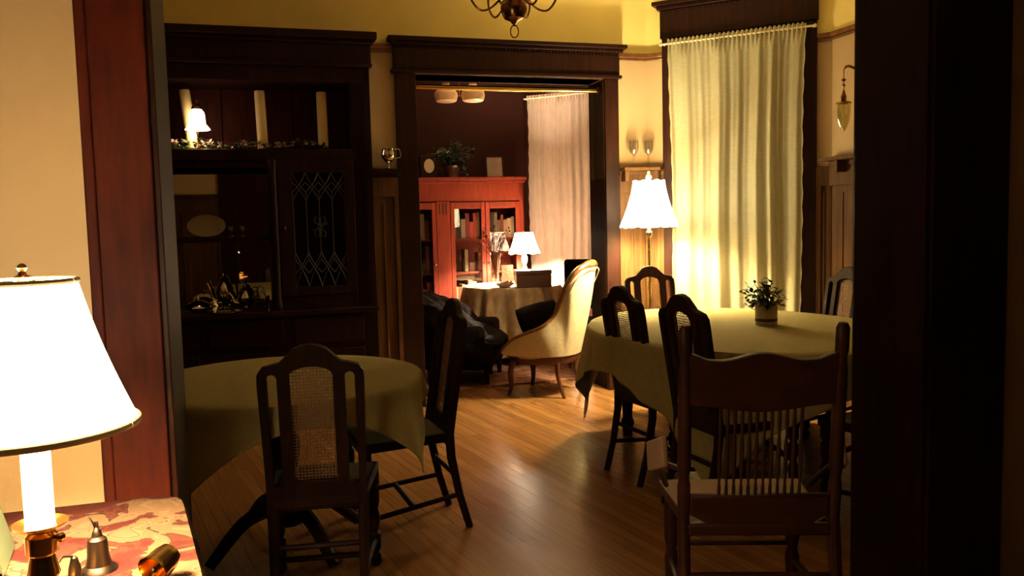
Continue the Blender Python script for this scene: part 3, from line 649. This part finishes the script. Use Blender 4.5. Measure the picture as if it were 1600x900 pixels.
# ================================================================= SPINDLE-BACK CHAIR (foreground)
def spindle_chair(loc,rz):
    t=thing('spindle_back_chair','reddish oak spindle-back chair with wavy crest in the foreground doorway','chair',loc,rz)
    lean=Matrix.Translation((0,0,.42))@Matrix.Rotation(R(7),4,'X')@Matrix.Translation((0,0,-.42))
    cr=[(-.225,.82)]+[(x,.962+.009*math.cos(2*PI*x/.235)+.014*math.cos(x*PI/.45)+.016*max(0,(abs(x)-.17)/.055)) for x in [-.225+.45*i/40 for i in range(41)]]+[(.225,.82)]
    cr+= [(x,.81-.012*math.cos(x*PI/.225)) for x in [.2-.4*i/20 for i in range(21)]]
    me=plate(cr,[],.022); me.transform(lean); obj('crest_rail',None,'oak',t,mesh=me)
    b=MB()
    for i in range(12):
        x=-.125+.25*i/11; k=len(b.v); b.lathe([(.0045,.50),(.006,.54),(.004,.56),(.007,.60),(.007,.68),(.004,.72),(.0065,.76),(.005,.81)],(x,0,0),8)
    b.xf(lean); obj('spindles',b,'oak',t)
    lo=[(-.215,.52)]+[(.215,.52)]+[(.215,.455)]+[(x,.43-.028*(1 if abs(x)<.15 else 0)) for x in (.17,.14,.05,0,-.05,-.14,-.17)]+[(-.215,.455)]
    me=plate(lo,[],.022); me.transform(lean); obj('lower_rail',None,'oak',t,mesh=me)
    for sx in (-1,1):
        k=MB().lathe([(.019,.42),(.021,.55),(.016,.58),(.022,.62),(.021,.78),(.021,.92),(.016,.97),(.021,.99),(.021,1.06),(.014,1.075),(0,1.077)],(sx*.235,0,0),12); k.xf(lean)
        k.tube([(sx*.24,-.07,0),(sx*.237,-.03,.2),(sx*.235,0,.43)],[.017,.02,.021],10); obj('rear_post',k,'oak',t)
        obj('front_leg',MB().lathe([(0,0),(.016,0),(.022,.05),(.026,.15),(.018,.18),(.026,.22),(.024,.40),(0,.40)],(sx*.22,.40,0),12),'oak',t)
        k=MB().tube(smoothpts([(sx*.24,-.01,.60),(sx*.275,.10,.585),(sx*.285,.2,.54),(sx*.25,.30,.45)],6),.010,8)
        obj('side_arm',k,'oak',t)
        k=MB().box(-.012,.012,-.0,.15,-.05,.05); k.xf(Matrix.Translation((sx*.283,.06,.64))@Matrix.Rotation(R(-22),4,'X')@Matrix.Rotation(-sx*R(14),4,'Z'))
        obj('arm_pad',k,'paleoak',t,bevel=.008)
    def sf(i,j):
        u=i/12*2-1; v=j/12; w=.22+.03*v; h=.02*(1-abs(u)**4)*(1-abs(2*v-1)**4); return (u*w,-.0+v*.44,.425+h)
    obj('seat_pad',MB().grid(sf,13,13),'seatpink',t)
    s=MB(); s.add([(-.225,-.02,.385),(.225,-.02,.385),(.26,.45,.385),(-.26,.45,.385),(-.225,-.02,.425),(.225,-.02,.425),(.26,.45,.425),(-.26,.45,.425)],[(0,3,2,1),(4,5,6,7),(0,1,5,4),(1,2,6,5),(2,3,7,6),(3,0,4,7)])
    obj('seat_frame',s,'oak',t,bevel=.008)
    st=MB().tube([(-.237,-.025,.26),(-.1,-.022,.255),(.1,-.022,.255),(.237,-.025,.26)],[.011,.016,.016,.011],8).tube([(-.22,.40,.2),(.22,.40,.2)],.012,8).tube([(-.238,-.03,.16),(-.22,.4,.14)],.012,8).tube([(.238,-.03,.16),(.22,.4,.14)],.012,8)
    obj('stretcher',st,'oak',t); return t
p=at(1184,540,2.58); spindle_chair(Vector((p.x,p.y,0)),R(-3))

# ================================================================= LADY'S ARMCHAIR
ac=thing('button_armchair','pale gold upholstered armchair with carved curved wood frame in the doorway','armchair',Vector((.27,6.72,0)),face(-.90,.43))
fr=[(-.29,.26,.37),(-.315,.16,.46),(-.31,.04,.515),(-.285,-.09,.57),(-.235,-.175,.66),(-.215,-.225,.78),(-.23,-.30,.92),(-.18,-.36,1.01),(-.08,-.39,1.045),(0,-.395,1.05)]
full=fr+[(-x,y,z) for x,y,z in fr[::-1][1:]]
fs=smoothpts(full,5)
lo=[(-.265,.24,.33),(-.29,.14,.33),(-.285,.02,.33),(-.26,-.10,.33),(-.22,-.17,.33),(-.18,-.21,.33),(-.14,-.235,.33),(-.09,-.25,.33),(-.04,-.26,.33),(0,-.262,.33)]
ls=smoothpts(lo+[(-x,y,z) for x,y,z in lo[::-1][1:]],5)
NN=len(fs)
def shell(off):
    def fn(i,j):
        v=j/12; p=fs[i].lerp(ls[i],v); c=Vector((0,.05,p.z)); d=(p-c); d.z=0; d.normalize()
        return p+d*(off+.012*math.sin(PI*v))
    return fn
mb=MB().grid(shell(.012),NN,13); obj('outer_back',mb,'gold_fabric',ac,ang=70)
mb=MB().grid(shell(-.055),NN,13); obj('inner_back',mb,'gold_fabric',ac,ang=70)
obj('frame_rail',MB().tube([p+Vector((0,.0,0)) for p in fs],[.017+.014*math.exp(-((i-NN/2)/9)**2) for i in range(NN)],10),'framewood',ac)
k=MB()
k.tube([Vector((p.x*1.05,p.y-.03,p.z-.035)) for p in fs[28:NN-28]],.006,6); obj('welting',k,'gold_fabric',ac)
def seatf(i,j):
    q=2*PI*i/40; v=j/6; r=1 if j<4 else [1,.93,.7][j-4] if j<7 else 0
    r=[1,1.03,1.03,1,.9,.55,0][j]; z=[.31,.34,.38,.41,.435,.45,.452][j]
    y=.03+.285*math.sin(q)*r; return (.285*math.cos(q)*r*(1 if y<.1 else 1-.12*(y-.1)/.2),y,z)
obj('seat_cushion',MB().grid(seatf,40,7,closeu=True),'seatpink',ac)
obj('seat_rail',MB().lathe([(0,.265),(.275,.265),(.285,.28),(.285,.325),(.27,.33),(0,.33)],(0,.02,0),40,sq=(1,1)),'legwood',ac)
for sx in (-1,1):
    obj('leg',MB().tube(smoothpts([(sx*.21,.20,.28),(sx*.225,.225,.18),(sx*.215,.22,.08),(sx*.23,.24,0)],4),[.028-.0012*i for i in range(13)],10),'legwood',ac)
    obj('leg',MB().tube(smoothpts([(sx*.19,-.17,.28),(sx*.195,-.18,.15),(sx*.20,-.23,0)],4),[.022-.001*i for i in range(9)],10),'legwood',ac)
# dark cushion on it
def cush(i,j,n=24):
    u=i/(n-1)*2-1; v=j/(n-1)*2-1; return u,v
def cushion(name,label,loc,rot,w,h,d,m):
    mb=MB()
    for sgn in (1,-1):
        mb.grid(lambda i,j: ((i/15*2-1)*w*(1-.08*abs(j/15*2-1)**2),(j/15*2-1)*h*(1-.08*abs(i/15*2-1)**2),sgn*d*((1-(i/15*2-1)**2)*(1-(j/15*2-1)**2))**.45),16,16)
    mb.xf(rot); o=obj(name,mb,m,loc=loc); return tag(o,label,'cushion')
cushion('throw_pillow','dark square cushion propped on the seat of the pale gold armchair',Vector((.235,6.80,.575)),Matrix.Rotation(R(20),4,'Z')@Matrix.Rotation(R(62),4,'X')@Matrix.Rotation(R(12),4,'Z'),.20,.16,.085,'black')

# ================================================================= PARLOR TABLE and things on it
pcn=at(800,447,8.42); pt=Vector((pcn.x,pcn.y,0)); pz=.75
t=thing('side_table','round parlor table hidden under a floor-length tan cloth','table',pt,0)
obj('tabletop',MB().lathe([(0,.715),(.48,.715),(.48,.745),(0,.745)],n=48),'chairwood',t)
obj('pedestal',MB().lathe([(0,0),(.25,0),(.25,.03),(.05,.08),(.04,.6),(.12,.715),(0,.715)],n=20),'chairwood',t)
tag(drape('tablecloth',.49,.49,lambda t_:1.17,pz,'parlor_cloth',pt,0,folds=14,amp=.035,seed=5,flare=.08),'tan floor-length tablecloth on the round parlor table','tablecloth')
zt=pz+.003
p=at(820,420,8.62); p.z=zt
tl=thing('table_lamp','lit table lamp with panelled cream shade and pink marbled stem on the parlor table','lamp',p,0)
obj('stem',MB().lathe([(0,0),(.065,0),(.065,.015),(.03,.03),(.02,.05),(.035,.08),(.04,.13),(.02,.17),(.016,.19),(.03,.22),(.034,.26),(.014,.30),(.012,.33)],n=20),'pinkstem',tl)
NP=8
def pan(i,j):
    q=2*PI*(i/NP)+.2; v=j; r=.095+.075*v+.0; return (r*math.cos(q),r*math.sin(q),.525-.215*v)
def pan2(i,j):
    k=i/6; a=pan(math.floor(k),0); 
    a0=Vector(pan(math.floor(k),0)); a1=Vector(pan(math.floor(k)+1,0)); b0=Vector(pan(math.floor(k),1)); b1=Vector(pan(math.floor(k)+1,1)); f=k-math.floor(k)
    v=j/6; p=a0.lerp(a1,f).lerp(b0.lerp(b1,f),v); c=1-.05*math.sin(PI*v); return (p.x*c,p.y*c,p.z-.012*math.sin(PI*f)*(v if j==6 else 0))
sh=obj('lamp_shade',MB().grid(pan2,NP*6,7,closeu=True),'shade3',tl,ang=20)
b=MB()
for k in range(NP): b.tube([Vector(pan2(k*6,j))*1.0 for j in range(7)],.0035,5)
b.tube([pan2(i%48,6) for i in range(49)],.0035,5,cap=False).tube([pan2(i%48,0) for i in range(49)],.003,5,cap=False); obj('shade_rib',b,'iron',sh)
obj('spider',MB().tube([(-.09,0,.52),(.09,0,.52)],.002,5).tube([(0,-.09,.52),(0,.09,.52)],.002,5).tube([(0,0,.32),(0,0,.54)],.003,5),'brass',tl)
light('table_lamp_bulb',p+Vector((0,0,.355)),P_PARLOR,WARM3,.03)
# vase of dried flowers
p=at(775,440,8.35); p.z=zt
v=thing('glass_vase','tall flared glass vase of dried brown flowers on the parlor table','vase',p,0)
obj('vase',MB().lathe([(0,0),(.045,0),(.04,.01),(.03,.03),(.034,.12),(.045,.22),(.06,.33),(.057,.33),(.042,.22),(.030,.12),(.025,.035),(0,.03)],n=28),'glass',v)
b=MB(); f=MB()
for i in range(46):
    q=random.uniform(0,2*PI); r=random.uniform(.02,.21); h=random.uniform(.38,.62)-r*.3
    tip=Vector((r*math.cos(q)+(.02 if i%2 else -.03),r*math.sin(q)*.7,h)); b.tube(smoothpts([(0,0,.05),(tip.x*.3,tip.y*.3,.3),tip],5),.0018,5)
    for k in range(6): f.leaf(tip-Vector((0,0,.012*k)),(random.uniform(-1,1),random.uniform(-1,1),random.uniform(-.2,1)),random.uniform(.02,.045),.5)
obj('stems',b,'dried',v); obj('dried_flowers',f,'dried',v)
p=at(789,447,8.12); p.z=zt
o=thing('small_bowl','small white bowl of potpourri at the front of the parlor table','bowl',p,0)
obj('bowl',MB().lathe([(0,0),(.05,0),(.09,.03),(.10,.045),(.097,.045),(.085,.03),(0,.012)],n=28),'white_china',o)
b=MB()
for i in range(40): q=random.uniform(0,6.28); r=random.uniform(0,.075); b.leaf((r*math.cos(q),r*math.sin(q),.03),(random.uniform(-1,1),random.uniform(-1,1),random.uniform(0,1)),.04,.6)
obj('potpourri',b,'dried',o)
p=at(833,452,8.10); p.z=zt
o=thing('keepsake_box','brown leather box with closed lid in front of the parlor lamp','box',p,R(6))
obj('body',MB().box(-.17,.17,-.10,.10,0,.125),'leather',o,bevel=.004); obj('lid',MB().box(-.173,.173,-.103,.103,.127,.165),'leather',o,bevel=.005)
p=at(794,430,8.50); p.z=zt
o=obj('greeting_card',MB().box(-.06,.06,-.003,.003,0,.20).xf(Matrix.Rotation(R(-14),4,'X')),'leather',loc=p,rz=R(10)); tag(o,'brown card standing behind the glass vase on the parlor table','card')

# ================================================================= BOOKCASE
bk0,bk1,bf,bb=-1.6,.62,2.5,2.88
q=at(818,300,9.15); bk1=(q-O).dot(U)
BK=thing('bookcase','red stained wooden bookcase with glass doors against the parlor wall','bookcase',O,A)
b=MB(); b.box(bk0,bk0+.05,bf,bb,0,1.84).box(bk1-.05,bk1,bf,bb,0,1.84).box(bk0,bk1,bb-.02,bb,0,1.84).box(bk0,bk1,bf,bb,0,.12).box(bk0,bk1,bf,bb,1.62,1.84)
q=at(694,400,8.9); ps=(q-O).dot(U)
b.box(ps-.075,ps+.075,bf-.01,bb-.02,.12,1.62); obj('case',b,'redwood',BK,bevel=.004)
obj('top',MB().box(bk0-.03,bk1+.03,bf-.04,bb,1.84,1.875).box(bk0-.015,bk1+.015,bf-.02,bb,1.815,1.84),'redwood',BK,bevel=.004)
b=MB()
for d in (-.035,0,.035): b.box(ps+d-.006,ps+d+.006,bf-.014,bf-.009,1.48,1.60)
obj('slot_inlay',b,'iron',BK)
for z in (.50,.86,1.22): 
    obj('shelf',MB().box(bk0+.05,ps-.075,bf+.04,bb-.02,z-.02,z).box(ps+.075,bk1-.05,bf+.04,bb-.02,z-.02,z),'redwood',BK)
md=(ps+.075+bk1-.05)/2
doors=[(ps+.078,md-.003),(md+.003,bk1-.052),(ps-.62,ps-.078),(bk0+.052,ps-.626)]
for k,(a,c) in enumerate(doors):
    d=MB().box(a,a+.045,bf-.012,bf+.012,.13,1.61).box(c-.045,c,bf-.012,bf+.012,.13,1.61).box(a+.045,c-.045,bf-.012,bf+.012,.13,.19).box(a+.045,c-.045,bf-.012,bf+.012,1.54,1.61)
    do=obj('glass_door',d,'redwood',BK,bevel=.003); obj('door_pane',MB().box(a+.045,c-.045,bf-.001,bf+.001,.19,1.54),'pane2',do); obj('door_knob',MB().ball((a+.02 if k%2 else c-.02,bf-.02,.95),.010,8),'antique',do)
cols={'dark red':(.30,.04,.03),'tan':(.42,.27,.15),'olive':(.12,.11,.05),'brown':(.14,.06,.03),'black':(.02,.015,.015),'cream':(.30,.23,.15),'maroon':(.14,.02,.02),'grey':(.20,.16,.13)}
bm={k:mat(k+' book cover',v_,.7) for k,v_ in cols.items()}
used=set()
sn={1.22:'top shelf',.86:'second shelf',.50:'third shelf',.12:'bottom shelf'}
for (a,c,dn) in ((doors[0][0],doors[0][1],'left'),(doors[1][0],doors[1][1],'right'),(ps-.40,ps-.08,'far left')):
    for z in (1.22,.86,.50):
        x=a+.03; run=0
        while x<c-.05:
            wd=random.uniform(.026,.052)
            while True:
                hh=random.uniform(.17,.29); cn=random.choice(list(cols)); hd='tall' if hh>.245 else 'short' if hh<.205 else 'medium'
                if (hd,cn,dn,z) not in used: break
            if z==.86 and random.random()<.45: x+=wd*2.2; continue
            used.add((hd,cn,dn,z))
            k=MB().box(-wd/2,wd/2,-.09,.07,0,hh); o=obj('book',k,bm[cn],loc=H(x+wd/2,bf+.16,z),rz=A,bevel=.002)
            tag(o,f'{hd} {cn} book on the {sn[z]} behind the {dn} bookcase door','book','books in the parlor bookcase'); x+=wd+.001
# things on top of the bookcase
q=at(672,243,8.9); s_=(q-O).dot(U)
o=thing('mantel_clock','small dark clock with pale oval face at the left of the bookcase top','clock',H(s_,bf+.15,1.875),A)
obj('case',MB().box(-.10,.10,-.04,.05,0,.24),'wood',o,bevel=.01); k=MB().lathe([(0,0),(.055,0),(.055,.006),(0,.006)],n=28,sq=(1,1.35)); k.xf(Matrix.Translation((0,-.041,.13))@Matrix.Rotation(R(90),4,'X')); obj('dial',k,'white_china',o)
q=at(714,262,8.85); s_=(q-O).dot(U)
o=thing('potted_ivy','trailing green ivy in a small pot on top of the bookcase','plant',H(s_,bf+.12,1.875),A)
obj('pot',MB().lathe([(0,0),(.06,0),(.08,.12),(.085,.13),(.075,.13),(.07,.11),(0,.11)],n=24),'leather',o)
b=MB(); st=MB()
for i in range(60):
    q=random.uniform(0,2*PI); r=random.uniform(.03,.26); up=random.uniform(.14,.46)-r*.6; tip=Vector((r*math.cos(q)-.0,r*math.sin(q)*.35,max(.02,up)))
    st.tube(smoothpts([(0,0,.1),(tip.x*.5,tip.y*.5,max(.15,up+.02)),tip],4),.0018,5)
    for k in range(7): b.leaf(tip.lerp(Vector((0,0,.15)),k*.1)+Vector((random.uniform(-.02,.02),random.uniform(-.02,.02),random.uniform(-.01,.03))),(random.uniform(-1,1),random.uniform(-1,.5),random.uniform(-.7,.5)),random.uniform(.03,.05),.75)
obj('stems',st,'ivy',o); obj('leaves',b,'ivy',o)
q=at(783,247,9.0); s_=(q-O).dot(U)
o=thing('picture_frame','pale upright picture in a thin dark frame at the right of the bookcase top','picture frame',H(s_,bf+.17,1.875),A)
obj('frame',MB().box(-.10,.10,-.005,.01,0,.24).xf(Matrix.Rotation(R(-8),4,'X')),'wood',o); obj('picture',MB().box(-.085,.085,-.009,-.005,.015,.225).xf(Matrix.Rotation(R(-8),4,'X')),mat('faded grey print',(.20,.15,.13),.4,col2=(.28,.22,.19),scale=12),o)

# parlor ceiling light
q=at(718,150,8.0); c0=Vector((q.x,q.y,3.35))
o=thing('ceiling_light','brass ceiling fixture with two milk glass schoolhouse shades in the parlor','ceiling light',c0,0)
zz=2.62-3.35
obj('canopy',MB().lathe([(0,0),(.07,0),(.065,-.03),(.02,-.05),(0,-.05)],n=20).tube([(0,0,-.03),(0,0,zz+.10)],.008,8).tube([(-.14,0,zz+.11),(.14,0,zz+.11)],.010,8),'antique',o)
for sx in (-1,1):
    pr=[(.035,.085),(.04,.06),(.075,.045),(.082,.03),(.108,.0),(.112,-.03),(.10,-.075),(.085,-.085),(0,-.085)]
    obj('glass_shade',MB().lathe([(r,z+zz) for r,z in pr],(sx*.128,0,0),28),'milk',o)
    obj('holder',MB().lathe([(.038,zz+.08),(.036,zz+.10),(.012,zz+.12)],(sx*.128,0,0),14),'antique',o)
obj('pull_chain',MB().tube([(0,.0,zz+.12),(0,0,zz-.02)],.003,5).ball((0,0,zz-.03),.007,8),'brass',o)

# low dark armchair under a throw, left of doorway, in the parlor
q=at(720,540,7.35)
dc=thing('low_armchair','low black upholstered armchair in the shadow left of the pale armchair','armchair',Vector((q.x+.04,q.y,0)),R(-100))
obj('seat',MB().box(-.30,.30,-.30,.30,.14,.40),'black',dc,bevel=.05)
obj('backrest',MB().box(-.30,.30,-.34,-.2,.14,.70),'black',dc,bevel=.05)
for sx in (-1,1): obj('armrest',MB().box(sx*.33-.05,sx*.33+.05,-.30,.25,.14,.52),'black',dc,bevel=.04)
for sx in (-1,1):
    for y in (-.25,.25): obj('leg',MB().lathe([(0,0),(.018,0),(.028,.14),(0,.14)],(sx*.28,y,0),10),'chairwood',dc)
def thr(i,j):
    u=i/29; v=j/19*2-1; x=v*.42; y=-.40+u*.72; z=.77-.45*u**1.1; z-=.35*max(0,abs(v)-.82)/.18*.6
    return (x+.015*math.sin(14*u+3*v),y,z+.02*math.sin(11*u+4*v)+.016*math.sin(17*v+5*u)+.01*math.sin(31*u*v))
k=MB().grid(thr,30,20)
o=obj('throw_blanket',k,'throw',loc=dc.location,rz=R(-100),solid=.03); tag(o,'rumpled dark throw blanket heaped over the low black armchair','blanket')
# dark side chair behind the pale armchair
q=at(908,420,7.9)
o=thing('parlor_chair','dark upholstered side chair behind the top of the pale armchair','chair',Vector((q.x+.04,q.y,0)),R(160))
obj('backrest',MB().box(-.21,.21,-.03,.03,.55,1.02),'black',o,bevel=.03); obj('seat',MB().box(-.23,.23,0,.44,.40,.48),'black',o,bevel=.03)
for sx in (-1,1):
    obj('rear_leg',MB().tube([(sx*.18,-.05,0),(sx*.18,0,.45),(sx*.18,0,.6)],.018,8),'chairwood',o); obj('front_leg',MB().tube([(sx*.18,.38,0),(sx*.18,.38,.42)],.018,8),'chairwood',o)
# rug
q=H(.10,1.55); o=obj('area_rug',MB().box(-1.5,.75,-1.05,.62,0,.012),'rug',loc=q,rz=A); tag(o,'red patterned rug on the parlor floor under the round table','rug')

# ================================================================= CHANDELIER
q=at(803,15,4.3); c=Vector((q.x,q.y,0))
bz=q.z
o=thing('chandelier','unlit antique brass chandelier hanging at the top centre of the dining room','chandelier',Vector((q.x,q.y,3.35)),0)
d=bz-3.35
obj('body',MB().lathe([(0,-.075),(.012,-.07),(.02,-.058),(.05,-.045),(.066,-.015),(.068,.01),(.06,.04),(.03,.06),(.014,.08),(.03,.11),(.014,.14),(.008,.18),(.008,.60)],(0,0,d),28).lathe([(0,0),(.06,0),(.05,-.03),(.01,-.05)],n=20).tube([(0,0,-.04),(0,0,d+.5)],.006,8),'antique',o)
obj('ring',MB().tube([(.020*math.cos(t),0,d-.108+.031*math.sin(t)) for t in [2*PI*i/24 for i in range(25)]],.0032,6,cap=False).lathe([(.006,-.075),(.004,-.082)],(0,0,d),8),'antique',o)
for k in range(6):
    a=2*PI*k/6+.12; mr=Matrix.Rotation(a,4,'Z')
    arm=MB().tube(smoothpts([(.03,0,d+.09),(.07,0,d+.05),(.12,0,d+.005),(.17,0,d-.003),(.21,0,d+.04),(.22,0,d+.09),(.21,0,d+.12)],6),.0055,8); arm.xf(mr); ao=obj('arm',arm,'antique',o)
    cup=MB().lathe([(.005,.11),(.03,.125),(.034,.135),(.012,.14),(.012,.22),(0,.22)],(.21,0,d),14); cup.xf(mr); obj('candle_cup',cup,'antique',ao)

# ================================================================= WALL SCONCE on right wall
q=at(1318,182,5.5); 
o=thing('wall_sconce','unlit brass wall sconce with hanging pale glass bud shade right of the curtain','sconce',q,0)
obj('glass_shade',MB().lathe([(.044,.085),(.048,.05),(.046,.01),(.036,-.04),(.018,-.08),(.006,-.095),(0,-.097)],n=20),'amber',o)
obj('cap',MB().lathe([(.05,.083),(.046,.092),(.016,.10),(.018,.13),(.010,.15),(.006,.17)],n=16),'antique',o)
obj('chain',MB().tube([(0,0,.165),(0,0,.30)],.003,6).ball((0,0,.20),.012,8).ball((0,0,.235),.016,8,(1,1,.6)),'antique',o)
wp=Vector((2.545,5.62,0)); rel=Vector((wp.x-q.x,wp.y-q.y,0))
wallpt=(q-O); s_=wallpt.dot(U); m_=wallpt.dot(W); tgt=H(2.17,m_)-Vector((q.x,q.y,0))
obj('arm',MB().tube(smoothpts([(0,0,.30),(tgt.x*.1,tgt.y*.1,.325),(tgt.x*.4,tgt.y*.4,.30),(tgt.x*.8,tgt.y*.8,.33),(tgt.x,tgt.y,.33)],6),[.004]*3+[.009]*22,8),'antique',o)
obj('backplate',MB().ball((tgt.x,tgt.y,.33),.05,14,(.5,1,1.3)),'antique',o)

# ================================================================= FOREGROUND TABLE AND LAMP
ft=Vector((0,0,0))
fz=.75
# corners in house frame: back edge touches near wall at m=-4.06; right end reaches picture x about 275
q=on(279,782,fz); fs_=(q-O).dot(U); fm=(q-O).dot(W)
print('table corner',fs_,fm)
x1=fs_; x0=x1-1.25; y1=-4.06; y0=y1-.62
t=thing('lamp_table','small rectangular table under the floral tapestry cloth by the near wall','table',O,A)
FL=.15
obj('tabletop',MB().add([(x0+.02,y0+.02,.715),(x1-.03+FL*.58,y0+.02,.715),(x1-.03,y1-.02,.715),(x0+.02,y1-.02,.715),(x0+.02,y0+.02,.743),(x1-.03+FL*.58,y0+.02,.743),(x1-.03,y1-.02,.743),(x0+.02,y1-.02,.743)],[(0,3,2,1),(4,5,6,7),(0,1,5,4),(1,2,6,5),(2,3,7,6),(3,0,4,7)]),'chairwood',t,bevel=.005)
for x in (x0+.08,x1-.08):
    for y in (y0+.08,y1-.08): obj('leg',MB().box(x-.022,x+.022,y-.022,y+.022,0,.715),'chairwood',t,bevel=.004)
cxm,cym=(x0+x1)/2,(y0+y1)/2
def tcl(i,j,n=160):
    q=2*PI*i/n; c,s_=math.cos(q),math.sin(q)
    e=16; hx,hy=(x1-x0)/2,(y1-y0)/2; re=1/((abs(c/hx))**e+(abs(s_/hy))**e)**(1/e)
    sk=lambda x,y: x+FL*(y1-min(y,y1))*max(0,(x-cxm)/hx)
    if j<=8: r=re*j/8; return (sk(cxm+r*c,cym+r*s_),cym+r*s_,fz)
    v=(j-8)/8; out=.008*min(1,v*8)+.012*math.sin(17*q)*v+.02*v
    y=cym+(re+out)*s_
    return (sk(cxm+(re+out)*c,y),min(y,y1+.004),fz-.20*v)
tag(obj('tapestry_tablecloth',MB().grid(tcl,160,17,closeu=True),'tapestry',loc=O,rz=A,solid=.003,ang=60),'red and cream floral tapestry cloth on the foreground lamp table','tablecloth')
# candlestick lamp
p=at(50,640,1.42); lz=fz+.002; p.z=lz
nl=thing('candlestick_lamp','large lit brass candlestick lamp with cream drum shade in the left foreground','lamp',p,0)
zc=at(55,823,1.42).z-lz      # height of the drip pan
zs0=at(50,668,1.42).z-lz; zs1=at(50,440,1.42).z-lz
obj('candlestick',MB().lathe([(0,0),(.075,0),(.078,.006),(.07,.014),(.03,.022),(.018,.03),(.022,.04),(.027,.05),(.02,zc-.05),(.026,zc-.045),(.026,zc-.015),(.018,zc-.008),(.018,zc-.002),(.0,zc-.002)],n=32).ball((.034,0,zc-.02),.009,8),'brass',nl)
obj('drip_pan',MB().lathe([(0,zc-.004),(.03,zc-.004),(.043,zc+.004),(.045,zc+.008),(.041,zc+.007),(.028,zc),(0,zc)],n=32),'brass',nl)
obj('candle_sleeve',MB().lathe([(0,zc),(.0245,zc),(.0235,zc+.01),(.0235,zs0+.03),(0,zs0+.03)],n=24),'candle_lit',nl)
def sh1(i,j,n=80):
    q=2*PI*i/n; v=j/14; r=.083+.084*v+.006*math.sin(PI*v)*-1; return (r*math.cos(q),r*math.sin(q),zs1+(zs0-zs1)*v)
sh=obj('lamp_shade',MB().grid(sh1,80,15,closeu=True),'shade1',nl)
obj('lower_trim',MB().tube([sh1(i,14) for i in range(81)],.0065,8,cap=False),'trim',sh); obj('upper_trim',MB().tube([sh1(i,0) for i in range(81)],.005,8,cap=False),'trim',sh)
obj('finial',MB().lathe([(0,zs1),(.014,zs1),(.016,zs1+.008),(.007,zs1+.012),(.005,zs1+.018),(.009,zs1+.024),(.005,zs1+.030),(0,zs1+.032)],n=14),'antique',nl)
obj('spider',MB().tube([(-.083,0,zs1),(.083,0,zs1)],.002,5).tube([(0,-.083,zs1),(0,.083,zs1)],.002,5).tube([(0,0,zs0),(0,0,zs1)],.003,5),'brass',nl)
light('candlestick_lamp_bulb',p+Vector((0,0,(zs0+zs1)/2)),P_NEAR,WARM,.03)
# bells
q=on(155,892,fz)
o=thing('pewter_hand_bell','small dark pewter hand bell standing right of the brass candlestick','bell',Vector((q.x,q.y,fz+.002)),R(10)); o.scale=(.85,.85,.95)
obj('body',MB().lathe([(.040,0),(.038,.004),(.028,.012),(.023,.03),(.0215,.055),(.020,.064),(.012,.070),(0,.071)],n=28),'pewter',o)
k=MB().lathe([(.012,.068),(.010,.078),(.006,.086),(.0,.09)],n=12); k.leaf((0,0,.075),(-.25,0,1),.04,.5); k.leaf((0,0,.078),(.9,0,.45),.030,.5); k.box(-.004,.004,-.003,.003,.07,.10); obj('handle',k,'pewter',o)
q=on(118,905,fz); o=thing('snuffer','small dark metal snuffer beside the pewter bell at the picture bottom','snuffer',Vector((q.x,q.y,fz+.002)),0)
obj('cup',MB().lathe([(.013,0),(.011,.02),(.006,.04),(0,.045)],n=16),'pewter',o); obj('handle',MB().tube([(0,0,.042),(-.01,-.02,.05),(-.02,-.06,.02)],.002,6),'pewter',o)
q=on(240,918,fz)
o=thing('brass_hand_bell','small brass hand bell lying on its side near the table edge','bell',Vector((q.x,q.y,fz+.030)),0)
k=MB().lathe([(.031,0),(.028,.012),(.026,.035),(.022,.05),(.012,.058),(0,.06)],n=28); k.lathe([(.029,.001),(.026,.014),(.024,.035),(.018,.05),(0,.054)],n=28); k.xf(Matrix.Rotation(R(-18),4,'Z')@Matrix.Rotation(R(-72),4,'X')); obj('body',k,'brass',o)
k=MB().ball((0,0,.004),.006,8).tube([(0,0,.05),(0,0,.006)],.0015,5); k.xf(Matrix.Rotation(R(-18),4,'Z')@Matrix.Rotation(R(-72),4,'X')); obj('clapper',k,'iron',o)
# green book leaning at the left edge
q=on(-12,900,fz)
o=thing('green_book','green clothbound book leaning at the left edge of the lamp table','book',Vector((q.x-.02,q.y+.05,fz+.003)),R(25))
rot=Matrix.Rotation(R(-14),4,'Y')
obj('cover',MB().box(-.022,-.018,-.085,.085,0,.165).box(.018,.022,-.085,.085,0,.165).box(-.022,.022,.081,.085,0,.165).xf(rot),'green',o); obj('pages',MB().box(-.018,.018,-.08,.081,.004,.16).xf(rot),'paper',o)
